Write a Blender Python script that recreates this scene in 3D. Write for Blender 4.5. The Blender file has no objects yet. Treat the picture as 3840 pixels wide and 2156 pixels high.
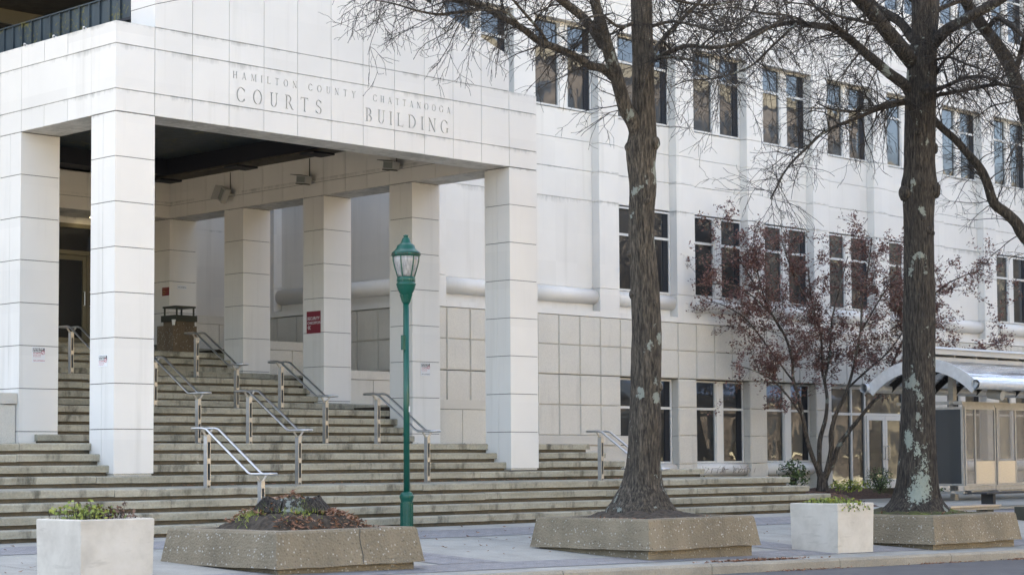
import bpy, bmesh, math, random
import numpy as np
from mathutils import Vector, Matrix, noise
rnd = random.Random(7)
C = bpy.context.scene.collection
scene = bpy.context.scene
R = math.radians

# ------------------------------------------------------------------ camera
cam_d = bpy.data.cameras.new("camera")
cam = bpy.data.objects.new("camera", cam_d)
C.objects.link(cam)
yaw, pitch, roll = R(45.28299), R(3.397433), R(-0.3553596)
cy_, sy_ = math.cos(yaw), math.sin(yaw)
fw = Vector((sy_ * math.cos(pitch), cy_ * math.cos(pitch), math.sin(pitch)))
rt = Vector((cy_, -sy_, 0)); up = rt.cross(fw)
c_, s_ = math.cos(roll), math.sin(roll)
rt, up = c_ * rt + s_ * up, -s_ * rt + c_ * up
m = Matrix((rt, up, -fw)).transposed().to_4x4()
m.translation = (-17.595, -26.254, 1.107)
cam.matrix_world = m
cam_d.sensor_width = 36.0
cam_d.lens = 7376.854 / 3840 * 36
cam_d.shift_y = (1280 - 1078) / 3840
cam_d.clip_end = 2000
cam_d.dof.use_dof = True
cam_d.dof.focus_distance = 36
cam_d.dof.aperture_fstop = 3.2
scene.camera = cam

# ------------------------------------------------------------------ light
SUN_EL, SUN_AZ = R(40), R(12)      # sun stands behind the courthouse (azimuth from +Y)
world = bpy.data.worlds.new("World"); scene.world = world
world.use_nodes = True
nt = world.node_tree; nt.nodes.clear()
sky = nt.nodes.new("ShaderNodeTexSky"); sky.sky_type = 'NISHITA'
sky.sun_disc = False; sky.sun_elevation = SUN_EL; sky.sun_rotation = SUN_AZ
sky.air_density = 1.0; sky.dust_density = 2.0; sky.ozone_density = 1.0
hsv = nt.nodes.new("ShaderNodeHueSaturation"); hsv.inputs["Saturation"].default_value = 0.70
bg = nt.nodes.new("ShaderNodeBackground"); bg.inputs[1].default_value = 0.085
wo = nt.nodes.new("ShaderNodeOutputWorld")
nt.links.new(sky.outputs[0], hsv.inputs["Color"]); nt.links.new(hsv.outputs[0], bg.inputs[0]); nt.links.new(bg.outputs[0], wo.inputs[0])
sun_d = bpy.data.lights.new("sun", 'SUN'); sun_d.energy = 5.0; sun_d.angle = R(0.5); sun_d.color = (1.0, 0.85, 0.62)
sun = bpy.data.objects.new("sun", sun_d); C.objects.link(sun)
sd = Vector((math.sin(SUN_AZ) * math.cos(SUN_EL), math.cos(SUN_AZ) * math.cos(SUN_EL), math.sin(SUN_EL)))
sun.rotation_euler = sd.to_track_quat('Z', 'Y').to_euler()
scene.view_settings.view_transform = 'Standard'; scene.view_settings.look = 'None'
scene.view_settings.exposure = 2.93; scene.view_settings.gamma = 1.0
scene.render.engine = 'CYCLES'
scene.cycles.use_denoising = True
scene.cycles.max_bounces = 7; scene.cycles.diffuse_bounces = 2; scene.cycles.glossy_bounces = 3
scene.cycles.transmission_bounces = 4; scene.cycles.transparent_max_bounces = 6
scene.cycles.sample_clamp_indirect = 6.0
scene.cycles.caustics_reflective = False; scene.cycles.caustics_refractive = False

# ------------------------------------------------------------------ materials
def mat(name):
    m = bpy.data.materials.new(name); m.use_nodes = True
    n = m.node_tree.nodes; l = m.node_tree.links
    b = n["Principled BSDF"]
    g = n.new("ShaderNodeNewGeometry")
    return m, n, l, b, g
def vmap(n, l, g, sc, off=(0, 0, 0)):
    mp = n.new("ShaderNodeMapping"); mp.inputs["Scale"].default_value = sc; mp.inputs["Location"].default_value = off
    l.new(g.outputs["Position"], mp.inputs["Vector"]); return mp.outputs[0]
def nz(n, l, vec, scale, detail=5, rough=.55):
    t = n.new("ShaderNodeTexNoise"); t.inputs["Scale"].default_value = scale
    t.inputs["Detail"].default_value = detail; t.inputs["Roughness"].default_value = rough
    l.new(vec, t.inputs["Vector"]); return t.outputs["Fac"]
def ramp(n, l, fac, stops):
    r = n.new("ShaderNodeValToRGB"); e = r.color_ramp.elements
    while len(e) < len(stops): e.new(.5)
    for i, (p, c) in enumerate(stops):
        e[i].position = p; e[i].color = (*c, 1) if len(c) == 3 else c
    l.new(fac, r.inputs[0]); return r.outputs[0]
def mix(n, l, fac, a, b, mode='MIX'):
    x = n.new("ShaderNodeMix"); x.data_type = 'RGBA'; x.blend_type = mode
    for sock, v in ((x.inputs[0], fac), (x.inputs[6], a), (x.inputs[7], b)):
        if hasattr(v, "links") or isinstance(v, bpy.types.NodeSocket): l.new(v, sock)
        else: sock.default_value = v if isinstance(v, float) else (*v, 1)
    return x.outputs[2]
def bump(n, l, b, h, strength, dist=.02):
    bp = n.new("ShaderNodeBump"); bp.inputs["Strength"].default_value = strength; bp.inputs["Distance"].default_value = dist
    l.new(h, bp.inputs["Height"]); l.new(bp.outputs[0], b.inputs["Normal"])
def simple(name, col, rough=.6, metal=0., var=.0, vs=6., bmp=0., bs=40.):
    m, n, l, b, g = mat(name)
    b.inputs["Roughness"].default_value = rough; b.inputs["Metallic"].default_value = metal
    if var:
        f = nz(n, l, vmap(n, l, g, (1, 1, 1)), vs)
        lo = tuple(c * (1 - var) for c in col); hi = tuple(min(1, c * (1 + var)) for c in col)
        l.new(ramp(n, l, f, [(.3, lo), (.7, hi)]), b.inputs["Base Color"])
    else: b.inputs["Base Color"].default_value = (*col, 1)
    if bmp: bump(n, l, b, nz(n, l, vmap(n, l, g, (1, 1, 1)), bs), bmp, .01)
    return m

def mth(n, l, op, a, b=None, c=None):
    x = n.new("ShaderNodeMath"); x.operation = op
    for k_, v_ in enumerate((a, b, c)):
        if v_ is None: continue
        if isinstance(v_, bpy.types.NodeSocket): l.new(v_, x.inputs[k_])
        else: x.inputs[k_].default_value = v_
    return x.outputs[0]
def white_panel(name, col, dirt=.35, levels=()):
    m, n, l, b, g = mat(name)
    b.inputs["Roughness"].default_value = .62
    f1 = nz(n, l, vmap(n, l, g, (2.2, 2.2, .12)), 1.6, 6, .6)      # rain streaks
    sn = n.new("ShaderNodeVectorMath"); sn.operation = 'SNAP'; l.new(g.outputs["Position"], sn.inputs[0]); sn.inputs[1].default_value = (.74, 1.4, .7217)
    wn = n.new("ShaderNodeTexWhiteNoise"); wn.noise_dimensions = '3D'; l.new(sn.outputs[0], wn.inputs["Vector"])
    f2 = nz(n, l, vmap(n, l, g, (1, 1, 1)), .55, 4)                # slow tone drift
    f2 = mth(n, l, 'MULTIPLY_ADD', wn.outputs["Value"], .22, mth(n, l, 'SUBTRACT', f2, .11))
    c0 = ramp(n, l, f2, [(.3, tuple(c * .94 for c in col)), (.7, tuple(min(1, c * 1.03) for c in col))])
    st = ramp(n, l, f1, [(.56, (0, 0, 0)), (.76, (dirt,) * 3)])
    c1 = mix(n, l, st, c0, tuple(c * .74 for c in (col[0], col[1] * .99, col[2] * .95)))
    if levels:
        sp = n.new("ShaderNodeSeparateXYZ"); l.new(g.outputs["Position"], sp.inputs[0])
        fine = nz(n, l, vmap(n, l, g, (1, 1, .22)), 7.5, 5, .65); wide = nz(n, l, vmap(n, l, g, (1, 1, .05)), 1.3, 3)
        pat = mth(n, l, 'MULTIPLY', fine, wide); tot = None
        for lv, reach in levels:
            t = mth(n, l, 'SUBTRACT', lv, sp.outputs[2])
            e = mth(n, l, 'MULTIPLY', mth(n, l, 'GREATER_THAN', t, -.012), mth(n, l, 'MAXIMUM', mth(n, l, 'SUBTRACT', 1.0, mth(n, l, 'DIVIDE', t, reach)), 0.0))
            tot = e if tot is None else mth(n, l, 'MAXIMUM', tot, e)
        q = mth(n, l, 'MULTIPLY', pat, tot)
        c1 = mix(n, l, ramp(n, l, q, [(.17, (0, 0, 0)), (.36, (.55,) * 3)]), c1, (.26, .25, .22))
    l.new(c1, b.inputs["Base Color"])
    bump(n, l, b, nz(n, l, vmap(n, l, g, (1, 1, 1)), 60, 3), .06, .01)
    return m
M = {}
M['white'] = white_panel("white_precast_panel", (.77, .735, .685), .42, [(8.106, .14), (7.747, .20), (7.02, .16), (6.655, .10)])
M['white_far'] = white_panel("white_facade_panel", (.77, .74, .69), .40, [(9.47, .10), (7.32, .30), (8.05, .08), (12.27, .1)])
M['groove'] = simple("dark_joint", (.10, .09, .075), .9)
M['engrave'] = simple("engraved_white", (.67, .64, .60), .8, 0, .06, 8)
def make_stone(name, col, agg=90., dirt=.3):
    m, n, l, b, g = mat(name); b.inputs["Roughness"].default_value = .85
    v = vmap(n, l, g, (1, 1, 1))
    f = nz(n, l, v, agg, 3, .7); f2 = nz(n, l, v, .9, 5)
    f3 = nz(n, l, vmap(n, l, g, (3, 3, .4)), 1.5, 6)
    c0 = ramp(n, l, f, [(.30, tuple(c * .80 for c in col)), (.55, col), (.75, tuple(min(1, c * 1.12) for c in col))])
    c1 = mix(n, l, ramp(n, l, f2, [(.35, (0, 0, 0)), (.75, (dirt,) * 3)]), c0, tuple(c * .72 for c in col))
    c2 = mix(n, l, ramp(n, l, f3, [(.58, (0, 0, 0)), (.75, (dirt,) * 3)]), c1, tuple(c * .6 for c in col))
    l.new(c2, b.inputs["Base Color"]); bump(n, l, b, f, .5, .012)
    return m
M['stone'] = make_stone("pale_aggregate_stone", (.69, .65, .575), 70)
M['band'] = make_stone("stone_band", (.66, .62, .55), 120, .45)
def make_step(name, col):
    m, n, l, b, g = mat(name); b.inputs["Roughness"].default_value = .9
    v = vmap(n, l, g, (1, 1, 1))
    f = nz(n, l, vmap(n, l, g, (.6, 2, 3)), 1.7, 8, .65); f2 = nz(n, l, vmap(n, l, g, (1.3, 1.3, .5)), 2.6, 7, .65); f3 = nz(n, l, v, 26, 4, .7)
    c0 = ramp(n, l, f, [(.25, (col[0] * .66, col[1] * .66, col[2] * .62)), (.5, col), (.72, (col[0] * 1.25, col[1] * 1.25, col[2] * 1.25))])
    c1 = mix(n, l, ramp(n, l, f2, [(.52, (0, 0, 0)), (.68, (.85,) * 3)]), c0, (.085, .08, .062))
    f4 = nz(n, l, vmap(n, l, g, (1, 1, 2.5)), 3.4, 6, .7)
    c2 = mix(n, l, ramp(n, l, f4, [(.66, (0, 0, 0)), (.72, (.7,) * 3)]), c1, (.52, .50, .45))
    c3 = mix(n, l, .5, c2, ramp(n, l, f3, [(.3, (.35,) * 3), (.7, (.65,) * 3)]), 'OVERLAY')
    l.new(c3, b.inputs["Base Color"]); bump(n, l, b, f3, .35, .01)
    return m
M['step'] = make_step("weathered_step_concrete", (.35, .325, .255))
M['riser'] = make_step("shaded_recess_concrete", (.13, .108, .078))  # weathered too, but darkened to carry the shade beneath each nosing
def make_agg(name, col, white=.5):
    m, n, l, b, g = mat(name); b.inputs["Roughness"].default_value = .9
    v = vmap(n, l, g, (1, 1, 1))
    vo = n.new("ShaderNodeTexVoronoi"); vo.inputs["Scale"].default_value = 34; l.new(v, vo.inputs["Vector"])
    sep = n.new("ShaderNodeSeparateColor"); l.new(vo.outputs["Color"], sep.inputs[0])
    big = nz(n, l, vmap(n, l, g, (1, 1, .5)), 1.6, 6, .6)
    base = ramp(n, l, big, [(.28, tuple(c * .6 for c in col)), (.6, col), (.8, tuple(c * 1.2 for c in col))])
    peb = ramp(n, l, sep.outputs[0], [(.0, tuple(c * .30 for c in col)), (.14, tuple(c * .55 for c in col)), (.2, col), (.86, col), (.92, (.50, .48, .42)), (1, (.66, .64, .6))])
    edge = ramp(n, l, vo.outputs["Distance"], [(.18, (.75,) * 3), (.5, (0, 0, 0))])
    l.new(mix(n, l, edge, base, peb), b.inputs["Base Color"])
    bump(n, l, b, vo.outputs["Distance"], .5, .02)
    return m
M['agg'] = make_agg("tan_exposed_aggregate", (.245, .20, .135))
M['aggdark'] = make_agg("brown_aggregate", (.20, .15, .10))
def make_cube_conc():
    m, n, l, b, g = mat("smooth_planter_concrete"); b.inputs["Roughness"].default_value = .8
    v = vmap(n, l, g, (1, 1, 1)); f = nz(n, l, v, 2.2, 8, .65); f2 = nz(n, l, vmap(n, l, g, (1.5, 1.5, 9)), 1.6, 5)
    c0 = ramp(n, l, f, [(.3, (.47, .425, .36)), (.55, (.60, .55, .475)), (.75, (.66, .61, .54))])
    c1 = mix(n, l, ramp(n, l, f2, [(.6, (0, 0, 0)), (.72, (.4,) * 3)]), c0, (.33, .29, .24))
    l.new(c1, b.inputs["Base Color"]); bump(n, l, b, nz(n, l, v, 30), .12, .01); return m
M['cube'] = make_cube_conc()
def make_walk(name, col, bl=False):
    m, n, l, b, g = mat(name); b.inputs["Roughness"].default_value = .9
    v = vmap(n, l, g, (1, 1, 1))
    f = nz(n, l, v, 1.3, 8, .65); f2 = nz(n, l, v, 45, 3)
    c0 = ramp(n, l, f, [(.3, tuple(c * .78 for c in col)), (.7, tuple(c * 1.15 for c in col))])
    if bl:
        bk = n.new("ShaderNodeTexBrick"); l.new(v, bk.inputs["Vector"])
        bk.inputs["Scale"].default_value = 1.0; bk.inputs["Brick Width"].default_value = .2; bk.inputs["Row Height"].default_value = .1
        bk.inputs["Mortar Size"].default_value = .006
        bk.inputs["Color1"].default_value = (*[c * .85 for c in col], 1); bk.inputs["Color2"].default_value = (*[c * 1.12 for c in col], 1)
        bk.inputs["Mortar"].default_value = (.13, .12, .11, 1)
        c0 = mix(n, l, .8, c0, bk.outputs["Color"])
    c1 = mix(n, l, .35, c0, ramp(n, l, f2, [(.3, (.3,) * 3), (.7, (.7,) * 3)]), 'OVERLAY')
    l.new(c1, b.inputs["Base Color"]); bump(n, l, b, f2, .2, .01)
    return m
M['walk'] = make_walk("sidewalk_concrete", (.36, .345, .305))
M['paver'] = make_walk("brick_pavers", (.275, .262, .26), True)
M['kerb'] = make_walk("kerb_concrete", (.33, .295, .235))
M['asphalt'] = make_walk("asphalt", (.105, .10, .10))
M['dirt'] = simple("dark_soil", (.055, .042, .03), 1, 0, .5, 14, .8, 30)
M['mulch'] = simple("brown_mulch", (.085, .045, .03), 1, 0, .6, 22, 1., 40)
def make_moss():
    m, n, l, b, g = mat("moss_and_soil"); b.inputs["Roughness"].default_value = 1
    v = vmap(n, l, g, (1, 1, 1)); f = nz(n, l, v, 2.6, 8, .65); f2 = nz(n, l, v, 30, 4)
    c0 = ramp(n, l, f, [(.35, (.045, .035, .022)), (.5, (.07, .075, .02)), (.68, (.15, .18, .03))])
    l.new(mix(n, l, .5, c0, ramp(n, l, f2, [(.3, (.25,) * 3), (.7, (.75,) * 3)]), 'OVERLAY'), b.inputs["Base Color"])
    bump(n, l, b, f2, .9, .03); return m
M['moss'] = make_moss()
M['steel'] = simple("brushed_steel", (.55, .55, .56), .28, 1, .12, 30)
M['steel_plate'] = simple("steel_post_plate", (.48, .48, .48), .40, .9, .1, 10)
M['steel_flat'] = simple("warm_lit_post_steel", (.56, .50, .41), .5, .6, .1, 10)  # tan tint puts the warm street-side light into the steel colour
M['green'] = simple("green_lamp_paint", (.005, .085, .060), .3, 0, .12, 5)
M['glassy_lamp'] = None
def make_lampglass():
    m, n, l, b, g = mat("frosted_lamp_glass")
    f = nz(n, l, vmap(n, l, g, (9, 9, 1)), 4, 5)
    l.new(ramp(n, l, f, [(.3, (.24, .235, .23)), (.7, (.46, .445, .43))]), b.inputs["Base Color"])
    b.inputs["Roughness"].default_value = .15; return m
M['lampglass'] = make_lampglass()
def make_glass(name, base, refl, wav=.012, tint=(.68, .76, .84)):
    m, n, l, b, g = mat(name)
    b.inputs["Base Color"].default_value = (*base, 1); b.inputs["Roughness"].default_value = .4
    gl = n.new("ShaderNodeBsdfGlossy"); gl.inputs["Roughness"].default_value = .0; gl.inputs["Color"].default_value = (*tint, 1)
    f = nz(n, l, vmap(n, l, g, (1, 1, .8)), 1.1, 2)
    bp = n.new("ShaderNodeBump"); bp.inputs["Strength"].default_value = .35; bp.inputs["Distance"].default_value = wav
    l.new(f, bp.inputs["Height"]); l.new(bp.outputs[0], gl.inputs["Normal"])
    fr = n.new("ShaderNodeFresnel"); fr.inputs["IOR"].default_value = 1.5
    ma = n.new("ShaderNodeMath"); ma.operation = 'MULTIPLY_ADD'; ma.inputs[1].default_value = 1.0; ma.inputs[2].default_value = refl
    l.new(fr.outputs[0], ma.inputs[0]); cl = n.new("ShaderNodeMath"); cl.operation = 'MINIMUM'; cl.inputs[1].default_value = .9; l.new(ma.outputs[0], cl.inputs[0])
    mx = n.new("ShaderNodeMixShader"); l.new(cl.outputs[0], mx.inputs[0]); l.new(b.outputs[0], mx.inputs[1]); l.new(gl.outputs[0], mx.inputs[2])
    l.new(mx.outputs[0], n["Material Output"].inputs[0]); return m
M['glass'] = make_glass("dark_window_glass", (.004, .005, .006), .07)
M['glass_in'] = make_glass("dark_door_glass", (.004, .004, .005), .03)
M['louvre'] = simple("dark_blue_louvre", (.006, .009, .016), .5)
M['frame'] = simple("white_window_frame", (.66, .65, .62), .45)
M['bronze'] = simple("olive_door_frame", (.19, .17, .12), .4, .3)
M['navy'] = simple("dark_metal_roofing", (.035, .05, .062), .45, .35, .35, 3)
def make_clad():
    m, n, l, b, g = mat("weathered_metal_cladding"); b.inputs["Roughness"].default_value = .5; b.inputs["Metallic"].default_value = .25
    v = vmap(n, l, g, (1, 1, 1)); f = nz(n, l, vmap(n, l, g, (2, 2, .5)), 2.2, 6); f2 = nz(n, l, v, 14, 4); f3 = nz(n, l, v, 1.4, 3)
    c0 = ramp(n, l, f, [(.3, (.032, .045, .058)), (.7, (.065, .09, .108))])
    sp = n.new("ShaderNodeMath"); sp.operation = 'MULTIPLY'; l.new(f2, sp.inputs[0]); l.new(f3, sp.inputs[1])
    l.new(mix(n, l, ramp(n, l, sp.outputs[0], [(.30, (0, 0, 0)), (.40, (.8,) * 3)]), c0, (.17, .16, .045)), b.inputs["Base Color"]); return m
M['clad'] = make_clad()
M['dark'] = simple("dark_ceiling_metal", (.012, .014, .022), .6)
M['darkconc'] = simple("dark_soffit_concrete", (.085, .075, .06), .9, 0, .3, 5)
M['interior'] = simple("dark_interior", (.01, .01, .01), .9)
M['burgundy'] = simple("burgundy_sign_face", (.20, .012, .028), .5)
M['signwhite'] = simple("white_sign_face", (.75, .75, .76), .4)
M['inkwhite'] = simple("white_lettering", (.8, .8, .78), .5)
M['inkblack'] = simple("black_lettering", (.02, .02, .025), .5)
M['inkred'] = simple("red_lettering", (.45, .04, .07), .5)
M['inkgold'] = simple("gold_lettering", (.55, .42, .15), .5)
M['grey'] = simple("grey_housing", (.42, .41, .38), .5)
M['lens'] = simple("floodlight_lens", (.25, .26, .24), .2)
M['olive'] = simple("dark_olive_lid", (.055, .055, .04), .5)
M['cup'] = simple("paper_cup", (.75, .74, .70), .6)
M['brick'] = make_walk("orange_brick", (.22, .11, .065), True)
M['lime'] = simple("buff_limestone", (.70, .62, .46), .8, 0, .12, 1)
M['tan'] = simple("tan_render", (.26, .22, .16), .8, 0, .3, .3)
M['asphalt_far'] = M['asphalt']
def make_bark(name, col, lich, spot=None):
    m, n, l, b, g = mat(name); b.inputs["Roughness"].default_value = .95
    v1 = vmap(n, l, g, (1, 1, .16)); f = nz(n, l, v1, 34, 6, .68); f2 = nz(n, l, vmap(n, l, g, (1, 1, 1)), 2.3, 6)
    c0 = ramp(n, l, f, [(.38, tuple(c * .18 for c in col)), (.52, col), (.66, tuple(c * 2.2 for c in col))])
    c0 = mix(n, l, ramp(n, l, f2, [(.4, (0, 0, 0)), (.75, (.5,) * 3)]), c0, tuple(c * .45 for c in col))
    lv = vmap(n, l, g, (1, 1, .8)); a = nz(n, l, lv, 3.4, 3, .5); d = nz(n, l, lv, 24, 4, .7)
    ad = n.new("ShaderNodeMath"); ad.operation = 'MULTIPLY_ADD'; ad.inputs[1].default_value = .35; l.new(d, ad.inputs[0]); l.new(a, ad.inputs[2])
    fac = ramp(n, l, ad.outputs[0], [(lich, (0, 0, 0)), (lich + .025, (.9,) * 3)])
    c1 = mix(n, l, fac, c0, (.25, .27, .235))
    if spot:
        src = ad.outputs[0]
        for (p, r) in spot:
            vs = n.new("ShaderNodeVectorMath"); vs.operation = 'SUBTRACT'; l.new(g.outputs["Position"], vs.inputs[0]); vs.inputs[1].default_value = p
            sc = n.new("ShaderNodeVectorMath"); sc.operation = 'DIVIDE'; l.new(vs.outputs[0], sc.inputs[0]); sc.inputs[1].default_value = r
            ln = n.new("ShaderNodeVectorMath"); ln.operation = 'LENGTH'; l.new(sc.outputs[0], ln.inputs[0])
            q = n.new("ShaderNodeMath"); q.operation = 'MULTIPLY_ADD'; q.inputs[1].default_value = -.42; l.new(ln.outputs["Value"], q.inputs[0]); l.new(d, q.inputs[2])
            fs = ramp(n, l, q.outputs[0], [(.12, (0, 0, 0)), (.18, (.95,) * 3)])
            c1 = mix(n, l, fs, c1, (.29, .32, .27))
    l.new(c1, b.inputs["Base Color"]); bump(n, l, b, f, 1.0, .035); return m
M['bark1'] = make_bark("oak_bark_brown", (.075, .062, .047), .815)
LICHEN_SPOTS = [((10.83, -7.78, .60), (.17, .17, .34)), ((10.87, -7.79, .88), (.11, .11, .34)), ((10.79, -7.74, 1.20), (.08, .08, .18)), ((10.70, -7.62, 1.38), (.09, .09, .20)), ((10.76, -7.76, .45), (.2, .2, .2))]
M['bark2'] = make_bark("oak_bark_dark", (.047, .039, .031), .81,
    LICHEN_SPOTS)
M['twig'] = simple("dark_twig", (.030, .025, .021), .9)
M['barkred'] = make_bark("small_tree_bark", (.10, .082, .066), .80)
def make_leaf(name, cols, rough=.7):
    m, n, l, b, g = mat(name); b.inputs["Roughness"].default_value = rough
    f = nz(n, l, vmap(n, l, g, (1, 1, 1)), 9, 2)
    k = len(cols); l.new(ramp(n, l, f, [(.3 + .4 * i / (k - 1), c) for i, c in enumerate(cols)]), b.inputs["Base Color"]); return m
M['redleaf'] = make_leaf("dry_red_brown_leaf", [(.105, .052, .046), (.175, .088, .074), (.25, .135, .105)])
M['yleaf'] = make_leaf("yellow_green_leaf", [(.10, .13, .03), (.22, .27, .05), (.42, .40, .07)])
M['brleaf'] = make_leaf("withered_leaf", [(.05, .03, .025), (.11, .06, .035), (.20, .11, .07)])
M['dgleaf'] = make_leaf("dark_green_leaf", [(.02, .035, .014), (.05, .08, .025), (.11, .15, .045)])
M['litter'] = make_leaf("fallen_leaf", [(.12, .05, .028), (.25, .12, .065), (.34, .20, .12)])

# ------------------------------------------------------------------ mesh helpers
class MB:
    def __init__(s): s.v = []; s.f = []
    def box(s, x0, y0, z0, x1, y1, z1):
        k = len(s.v)
        s.v += [(x0, y0, z0), (x1, y0, z0), (x1, y1, z0), (x0, y1, z0), (x0, y0, z1), (x1, y0, z1), (x1, y1, z1), (x0, y1, z1)]
        s.f += [(k, k + 3, k + 2, k + 1), (k + 4, k + 5, k + 6, k + 7), (k, k + 1, k + 5, k + 4), (k + 1, k + 2, k + 6, k + 5), (k + 2, k + 3, k + 7, k + 6), (k + 3, k, k + 4, k + 7)]
        return s
    def prism(s, poly, axis, a, b):
        """poly: 2D outline; axis 0 -> (y,z) extruded along x, 1 -> (x,z) along y, 2 -> (x,y) along z"""
        k = len(s.v); n = len(poly)
        def p3(p, t): return ((t, p[0], p[1]), (p[0], t, p[1]), (p[0], p[1], t))[axis]
        s.v += [p3(p, a) for p in poly] + [p3(p, b) for p in poly]
        s.f += [tuple(range(k, k + n)), tuple(range(k + 2 * n - 1, k + n - 1, -1))]
        s.f += [(k + i, k + n + i, k + n + (i + 1) % n, k + (i + 1) % n) for i in range(n)]
        return s
    def tube(s, pts, rad, sides=8, cap=True, jit=0.):
        n = len(pts)
        if not hasattr(rad, '__len__'): rad = [rad] * n
        k = len(s.v); prev = None
        for i in range(n):
            p = Vector(pts[i]); a = Vector(pts[max(0, i - 1)]); b = Vector(pts[min(n - 1, i + 1)])
            t = (b - a)
            if t.length < 1e-9: t = Vector((0, 0, 1))
            t.normalize()
            if prev is None:
                u = t.orthogonal().normalized()
            else:
                u = prev - t * prev.dot(t)
                u = u.normalized() if u.length > 1e-6 else t.orthogonal().normalized()
            prev = u; w = t.cross(u)
            for j in range(sides):
                ang = 2 * math.pi * j / sides; r = rad[i]
                if jit: r *= 1 + jit * (noise.noise(Vector((math.cos(ang) * 1.3 + p.x, math.sin(ang) * 1.3, p.z * 1.6))))
                s.v.append(tuple(p + (u * math.cos(ang) + w * math.sin(ang)) * r))
        for i in range(n - 1):
            for j in range(sides):
                a = k + i * sides + j; b = k + i * sides + (j + 1) % sides
                s.f.append((a, b, b + sides, a + sides))
        if cap:
            s.f.append(tuple(range(k + sides - 1, k - 1, -1))); s.f.append(tuple(range(k + (n - 1) * sides, k + n * sides)))
        return s
    def lathe(s, cx, cy, prof, sides=20):
        k = len(s.v); n = len(prof)
        for r, z in prof:
            for j in range(sides):
                a = 2 * math.pi * j / sides; s.v.append((cx + r * math.cos(a), cy + r * math.sin(a), z))
        for i in range(n - 1):
            for j in range(sides):
                a = k + i * sides + j; b = k + i * sides + (j + 1) % sides
                s.f.append((a, b, b + sides, a + sides))
        s.f.append(tuple(range(k + sides - 1, k - 1, -1))); s.f.append(tuple(range(k + (n - 1) * sides, k + n * sides)))
        return s
    def quad(s, a, b, c, d):
        k = len(s.v); s.v += [tuple(a), tuple(b), tuple(c), tuple(d)]; s.f.append((k, k + 1, k + 2, k + 3)); return s
    def build(s, name, m, parent=None, smooth=False):
        me = bpy.data.meshes.new(name)
        o = Vector((0, 0, 0))
        p = parent
        while p is not None: o += p.location; p = p.parent
        me.from_pydata([(a - o.x, b - o.y, c - o.z) for a, b, c in s.v], [], s.f)
        me.materials.append(m); me.update()
        if smooth:
            for q in me.polygons: q.use_smooth = True
        ob = bpy.data.objects.new(name, me); C.objects.link(ob)
        if parent: ob.parent = parent
        return ob
def tag(o, label=None, cat=None, group=None, kind=None):
    for k_, v_ in (('label', label), ('category', cat), ('group', group), ('kind', kind)):
        if v_: o[k_] = v_
    return o
def empty(name, loc, label, cat, group=None):
    o = bpy.data.objects.new(name, None); o.empty_display_size = .2; o.location = loc; C.objects.link(o)
    return tag(o, label, cat, group)
def recalc(o):
    bm = bmesh.new(); bm.from_mesh(o.data); bmesh.ops.recalc_face_normals(bm, faces=bm.faces); bm.to_mesh(o.data); bm.free(); return o
def text_mesh(mb, s, size, place, depth=.002, align='LEFT', bold=0.):
    """adds flat text (built-in font) to mb; place(u, v) -> 3D point"""
    cu = bpy.data.curves.new("t", 'FONT'); cu.body = s; cu.size = size; cu.align_x = align; cu.offset = bold; cu.resolution_u = 2
    ob = bpy.data.objects.new("t", cu); C.objects.link(ob)
    dg = bpy.context.evaluated_depsgraph_get(); me = bpy.data.meshes.new_from_object(ob.evaluated_get(dg))
    k = len(mb.v); mb.v += [tuple(place(v.co.x, v.co.y)) for v in me.vertices]; mb.f += [tuple(k + i for i in p.vertices) for p in me.polygons]
    bpy.data.objects.remove(ob); bpy.data.curves.remove(cu); bpy.data.meshes.remove(me)

RI = .17375                                   # stair riser
def zs(k): return RI * k
W = 8.876; ZT = 6.659                          # portico width to the right columns, column top
def gz(x, y):
    """pavement height: level at the steps, falling towards the street"""
    t = max(0., -(y + 2.7)); return -.05 * t - .012 * x * min(1., t / 5.)
def kerb_y(x): return -8.97 - .02 * max(0, x)

def make_roofsteel():
    m, n, l, b, g = mat("polished_roof_steel"); b.inputs["Metallic"].default_value = 1; b.inputs["Base Color"].default_value = (.86, .88, .92, 1)
    f = nz(n, l, vmap(n, l, g, (.25, 3, 3)), 3, 5); l.new(ramp(n, l, f, [(.3, (.08,) * 3), (.7, (.35,) * 3)]), b.inputs["Roughness"]); bump(n, l, b, f, .35, .02); return m
M['roofsteel'] = make_roofsteel()
M['steel_soft'] = simple("dull_steel", (.66, .68, .70), .4, .35, .1, 6)
M['steel_frame'] = simple("grey_steel_frame", (.50, .485, .455), .45, .55, .1, 10)
M['steel_dark'] = simple("dark_steel", (.06, .06, .062), .55, .4, .1, 6)
def make_mesh(name, col, al):
    m, n, l, b, g = mat(name); b.inputs["Base Color"].default_value = (*col, 1); b.inputs["Metallic"].default_value = .7; b.inputs["Roughness"].default_value = .45
    tr = n.new("ShaderNodeBsdfTransparent"); mx = n.new("ShaderNodeMixShader"); mx.inputs[0].default_value = al
    l.new(tr.outputs[0], mx.inputs[1]); l.new(b.outputs[0], mx.inputs[2]); l.new(mx.outputs[0], n["Material Output"].inputs[0]); return m
M['meshp'] = make_mesh("perforated_steel", (.34, .33, .32), .42); M['meshdark'] = make_mesh("dense_perforated_steel", (.10, .11, .12), .85)

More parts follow.
